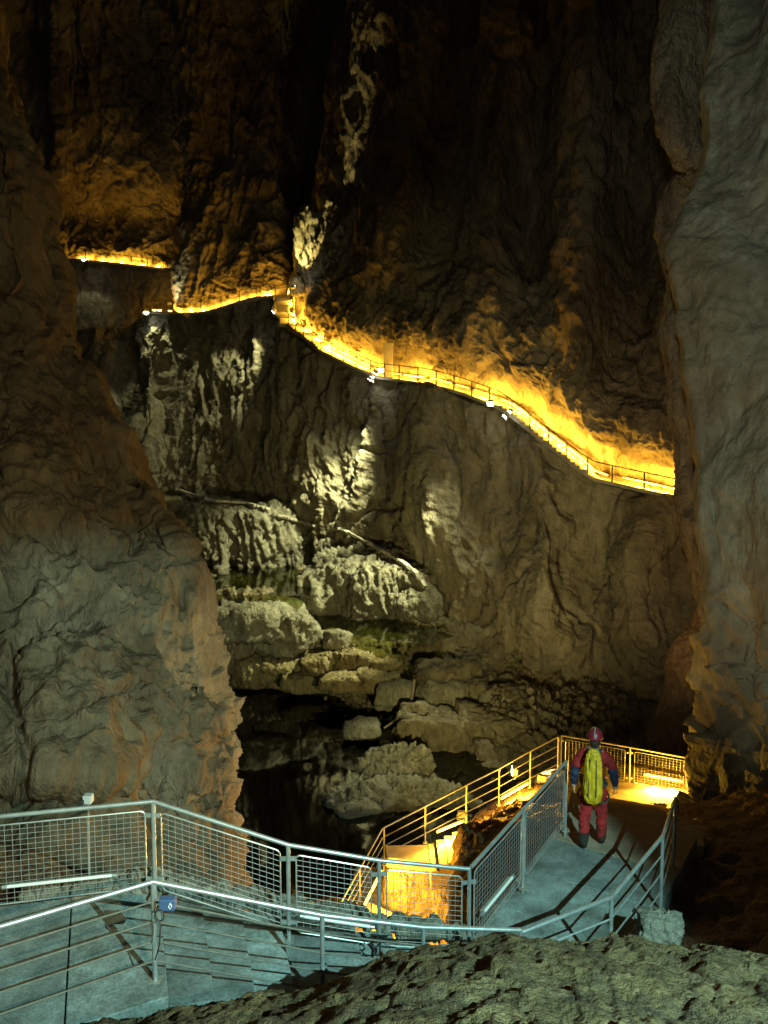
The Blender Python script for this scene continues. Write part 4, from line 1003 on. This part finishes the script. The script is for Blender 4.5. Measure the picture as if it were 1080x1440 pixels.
# ------------------------------------------------------------------ person walking away on the platform
def person():
    base = P(833, 1187, 11.3); base.z = ZP
    root = empty('person', base, -0.35, 'person seen from behind in red overalls carrying a yellow-green backpack on the platform', 'person'); root.scale = (0.9, 0.92, 1.0)
    J = {}; V = []; Rr = []; E = []
    def j(n, p, r, par=None):
        J[n] = len(V); V.append(p); Rr.append(r)
        if par is not None: E.append((J[par], J[n]))
    j('pelvis', (0, 0, 0.95), (0.20, 0.15))
    j('waist', (0, 0.01, 1.10), (0.19, 0.14), 'pelvis'); j('chest', (0, 0.03, 1.30), (0.225, 0.155), 'waist'); j('upper', (0, 0.03, 1.42), (0.20, 0.135), 'chest')
    j('neck', (0, 0.05, 1.52), (0.062, 0.065), 'upper'); j('head0', (0, 0.075, 1.58), (0.082, 0.095), 'neck'); j('head1', (0, 0.08, 1.66), (0.09, 0.105), 'head0'); j('head2', (0, 0.075, 1.73), (0.072, 0.085), 'head1')
    for s, nm in ((-1, 'l'), (1, 'r')):
        st = 0.10 * s
        j('hip' + nm, (0.108 * s, 0.0, 0.88), (0.12, 0.13), 'pelvis')
        j('knee' + nm, (0.13 * s, 0.05 + st * 0.6, 0.50), (0.092, 0.095), 'hip' + nm)
        j('calf' + nm, (0.135 * s, 0.0 + st * 0.9, 0.33), (0.088, 0.09), 'knee' + nm)
        j('ank' + nm, (0.135 * s, -0.02 + st * 1.3, 0.10), (0.075, 0.078), 'calf' + nm)
        j('heel' + nm, (0.135 * s, 0.01 + st * 1.3, 0.05), (0.05, 0.05), 'ank' + nm)
        j('toe' + nm, (0.155 * s, 0.18 + st * 1.3, 0.04), (0.045, 0.04), 'heel' + nm)
        j('sh' + nm, (0.225 * s, 0.03, 1.43), (0.105, 0.105), 'upper')
        j('elb' + nm, (0.31 * s, 0.0 + 0.06 * s, 1.16), (0.078, 0.078), 'sh' + nm)
        j('wr' + nm, (0.33 * s, 0.10 + 0.08 * s, 0.94), (0.06, 0.06), 'elb' + nm)
        j('palm' + nm, (0.325 * s, 0.13 + 0.08 * s, 0.88), (0.036, 0.022), 'wr' + nm)
        for k in range(4):
            j('f%d' % k + nm, (0.295 * s, 0.105 + 0.018 * k + 0.08 * s, 0.815 - 0.004 * (k % 3)), 0.0105, 'palm' + nm) if False else None
    me = bpy.data.meshes.new('body'); me.from_pydata(V, E, []); ob = bpy.data.objects.new('body', me); COL.objects.link(ob)
    sk = ob.modifiers.new('skin', 'SKIN'); sk.use_smooth_shade = True; sk.branch_smoothing = 0.4
    sv = me.skin_vertices[0].data
    for i, r in enumerate(Rr):
        sv[i].radius = r if isinstance(r, tuple) else (r, r)
        sv[i].use_root = (i == 0)
    sd = ob.modifiers.new('sub', 'SUBSURF'); sd.levels = 3; sd.render_levels = 3
    bpy.context.view_layer.update()
    dg = bpy.context.evaluated_depsgraph_get(); ev = ob.evaluated_get(dg); m2 = bpy.data.meshes.new_from_object(ev)
    bpy.data.objects.remove(ob); m2.name = 'body'
    red = plain('red_overalls', (0.27, 0.010, 0.010), 0.85, 0, 6, 0.55, 0.8); navy = plain('navy_sleeves', (0.016, 0.02, 0.06), 0.75, 0, 14, 0.3, 0.6)
    skin = plain('skin', (0.42, 0.25, 0.17), 0.6); boot = plain('dark_boots', (0.03, 0.025, 0.02), 0.6); hair = plain('dark_hair', (0.03, 0.02, 0.015), 0.7)
    m2.materials.clear()
    for mm in (red, navy, skin, boot): m2.materials.append(mm)
    for p in m2.polygons:
        c = p.center; k = 0
        if c.z < 0.11: k = 3
        elif c.z > 1.50 and abs(c.x) < 0.14: k = 2
        elif abs(c.x) > 0.235 and c.z < 0.925: k = 2
        elif abs(c.x) > 0.22 and c.z < 1.24: k = 1
        elif abs(c.x) < 0.22 and 0.96 < c.z < 1.10: k = 1
        p.material_index = k; p.use_smooth = True
    nv_ = len(m2.vertices); co = np.zeros(nv_ * 3, np.float32); m2.vertices.foreach_get('co', co); co = co.reshape(-1, 3)
    no = np.zeros(nv_ * 3, np.float32); m2.vertices.foreach_get('normal', no); no = no.reshape(-1, 3)
    wgt = np.clip((1.5 - co[:, 2]) / 0.08, 0, 1) * np.clip((co[:, 2] - 0.1) / 0.1, 0, 1)
    co = co + no * (wgt * (0.020 * ridge(co * np.array([5, 5, 11.0]), 3, 2) + 0.012 * fbm(co * 16, 2, 5)))[:, None]
    m2.vertices.foreach_set('co', co.ravel()); m2.update()
    body = link(bpy.data.objects.new('body', m2), root)
    W = world_of(root); hb = plain('harness_webbing', (0.04, 0.035, 0.03), 0.8)
    ring = lambda cx, cz, rx, ry, tl=0.0: [W @ Vector((cx + rx * math.cos(a_), ry * math.sin(a_), cz + tl * math.sin(a_))) for a_ in [2 * math.pi * k_ / 20 for k_ in range(21)]]
    MB().tube(ring(0, 1.0, 0.215, 0.175), 0.02, 8, False).build('harness_belt', hb, root, True)
    for s in (-1, 1):
        MB().tube(ring(0.115 * s, 0.80, 0.135, 0.15, 0.05), 0.016, 8, False).build('leg_loop', hb, root, True)
        ya = -0.02 + 0.10 * s * 1.3
        MB().tube([W @ Vector(q) for q in ((0.135 * s, ya, 0.26), (0.135 * s, ya, 0.12), (0.138 * s, ya + 0.02, 0.055), (0.15 * s, ya + 0.20, 0.045), (0.155 * s, ya + 0.25, 0.04))], [0.082, 0.07, 0.058, 0.052, 0.03], 10).build('boot', boot, root, True)
    # hands with five fingers, relaxed
    for s in (-1, 1):
        hm = MB(); W = world_of(root); pc = Vector((0.325 * s, 0.14 + 0.08 * s, 0.865))
        hm.box(W @ pc, (0.026, 0.075, 0.085), W.to_3x3())
        for k in range(4):
            y = -0.029 + 0.0195 * k; Lk = (0.062, 0.074, 0.078, 0.07)[k]
            b0 = pc + Vector((0, y, -0.035)); b1 = b0 + Vector((-0.004 * s, 0.002, -Lk * 0.55)); b2 = b1 + Vector((-0.018 * s, 0.002, -Lk * 0.45))
            hm.tube([W @ b0, W @ b1, W @ b2], [0.0095, 0.009, 0.007], 8)
        b0 = pc + Vector((0, 0.034, 0.015)); hm.tube([W @ b0, W @ (b0 + Vector((-0.01 * s, 0.03, -0.03))), W @ (b0 + Vector((-0.016 * s, 0.036, -0.06)))], [0.012, 0.011, 0.008], 8)
        hm.build('hand', skin, root, True, bevel=0.004)
    # helmet
    D, F = ico(4); v = D.copy(); keep = v * np.array([0.125, 0.15, 0.125]); keep[:, 2] = np.maximum(keep[:, 2], -0.02 + 0.03 * v[:, 1])
    rimv = (v[:, 2] < 0) & (v[:, 2] > -0.25); keep[rimv] *= np.array([1.08, 1.08, 1.0])
    h = np_mesh('helmet', keep + np.array([0, 0.075, 1.70]), F, plain('red_helmet', (0.25, 0.02, 0.04), 0.35), root)
    MB().tube([world_of(root) @ Vector((0.0, -0.075, 1.735)), world_of(root) @ Vector((0.0, -0.085, 1.76)), world_of(root) @ Vector((0, 0.05, 1.838))], 0.010, 8).build('helmet_stripe', plain('pale_stripe', (0.3, 0.32, 0.3), 0.5), h, True)
    D, F = ico(4); hv = D * np.array([0.094, 0.10, 0.12]) + np.array([0, 0.045, 1.63]); np_mesh('hair', hv, F, hair, root)
    # backpack
    rs = np.random.RandomState(1); D, F = ico(5)
    sgn = np.sign(D); ex = 0.55; v = sgn * np.abs(D) ** ex
    v = v * np.array([0.14, 0.11, 0.40]); tp = (v[:, 2] + 0.40) / 0.80
    v[:, 0] *= 1.08 - 0.28 * tp; v[:, 1] *= 1.1 - 0.3 * tp
    v += D * (0.035 * ridge(D * np.array([3.2, 3.2, 0.9]), 3, 2) + 0.012 * fbm(D * 7, 2, 3))[:, None]
    pk = np_mesh('backpack', v + np.array([0, -0.205, 1.17]), F, plain('yellow_green_pack', (0.55, 0.33, 0.006), 0.6, 0, 9, 0.3, 0.4), root)
    W = world_of(root); dark = plain('dark_webbing', (0.03, 0.03, 0.03), 0.7)
    for s in (-1, 1):
        MB().tube([W @ Vector(q) for q in ((0.09 * s, -0.12, 1.44), (0.105 * s, -0.04, 1.535), (0.12 * s, 0.10, 1.49), (0.125 * s, 0.165, 1.36), (0.135 * s, 0.10, 1.16), (0.12 * s, -0.1, 1.04))], 0.018, 8).build('strap', dark, pk, True)
        MB().tube([W @ Vector(q) for q in ((0.05 * s, -0.295, 1.46), (0.06 * s, -0.325, 1.2), (0.06 * s, -0.335, 0.9))], 0.008, 6).build('compression_strap', dark, pk, True)
    MB().tube([W @ Vector(q) for q in ((-0.03, -0.16, 1.505), (-0.02, -0.17, 1.545), (0.02, -0.17, 1.545), (0.03, -0.16, 1.505))], 0.009, 6).build('haul_loop', dark, pk, True)
    return root
person()
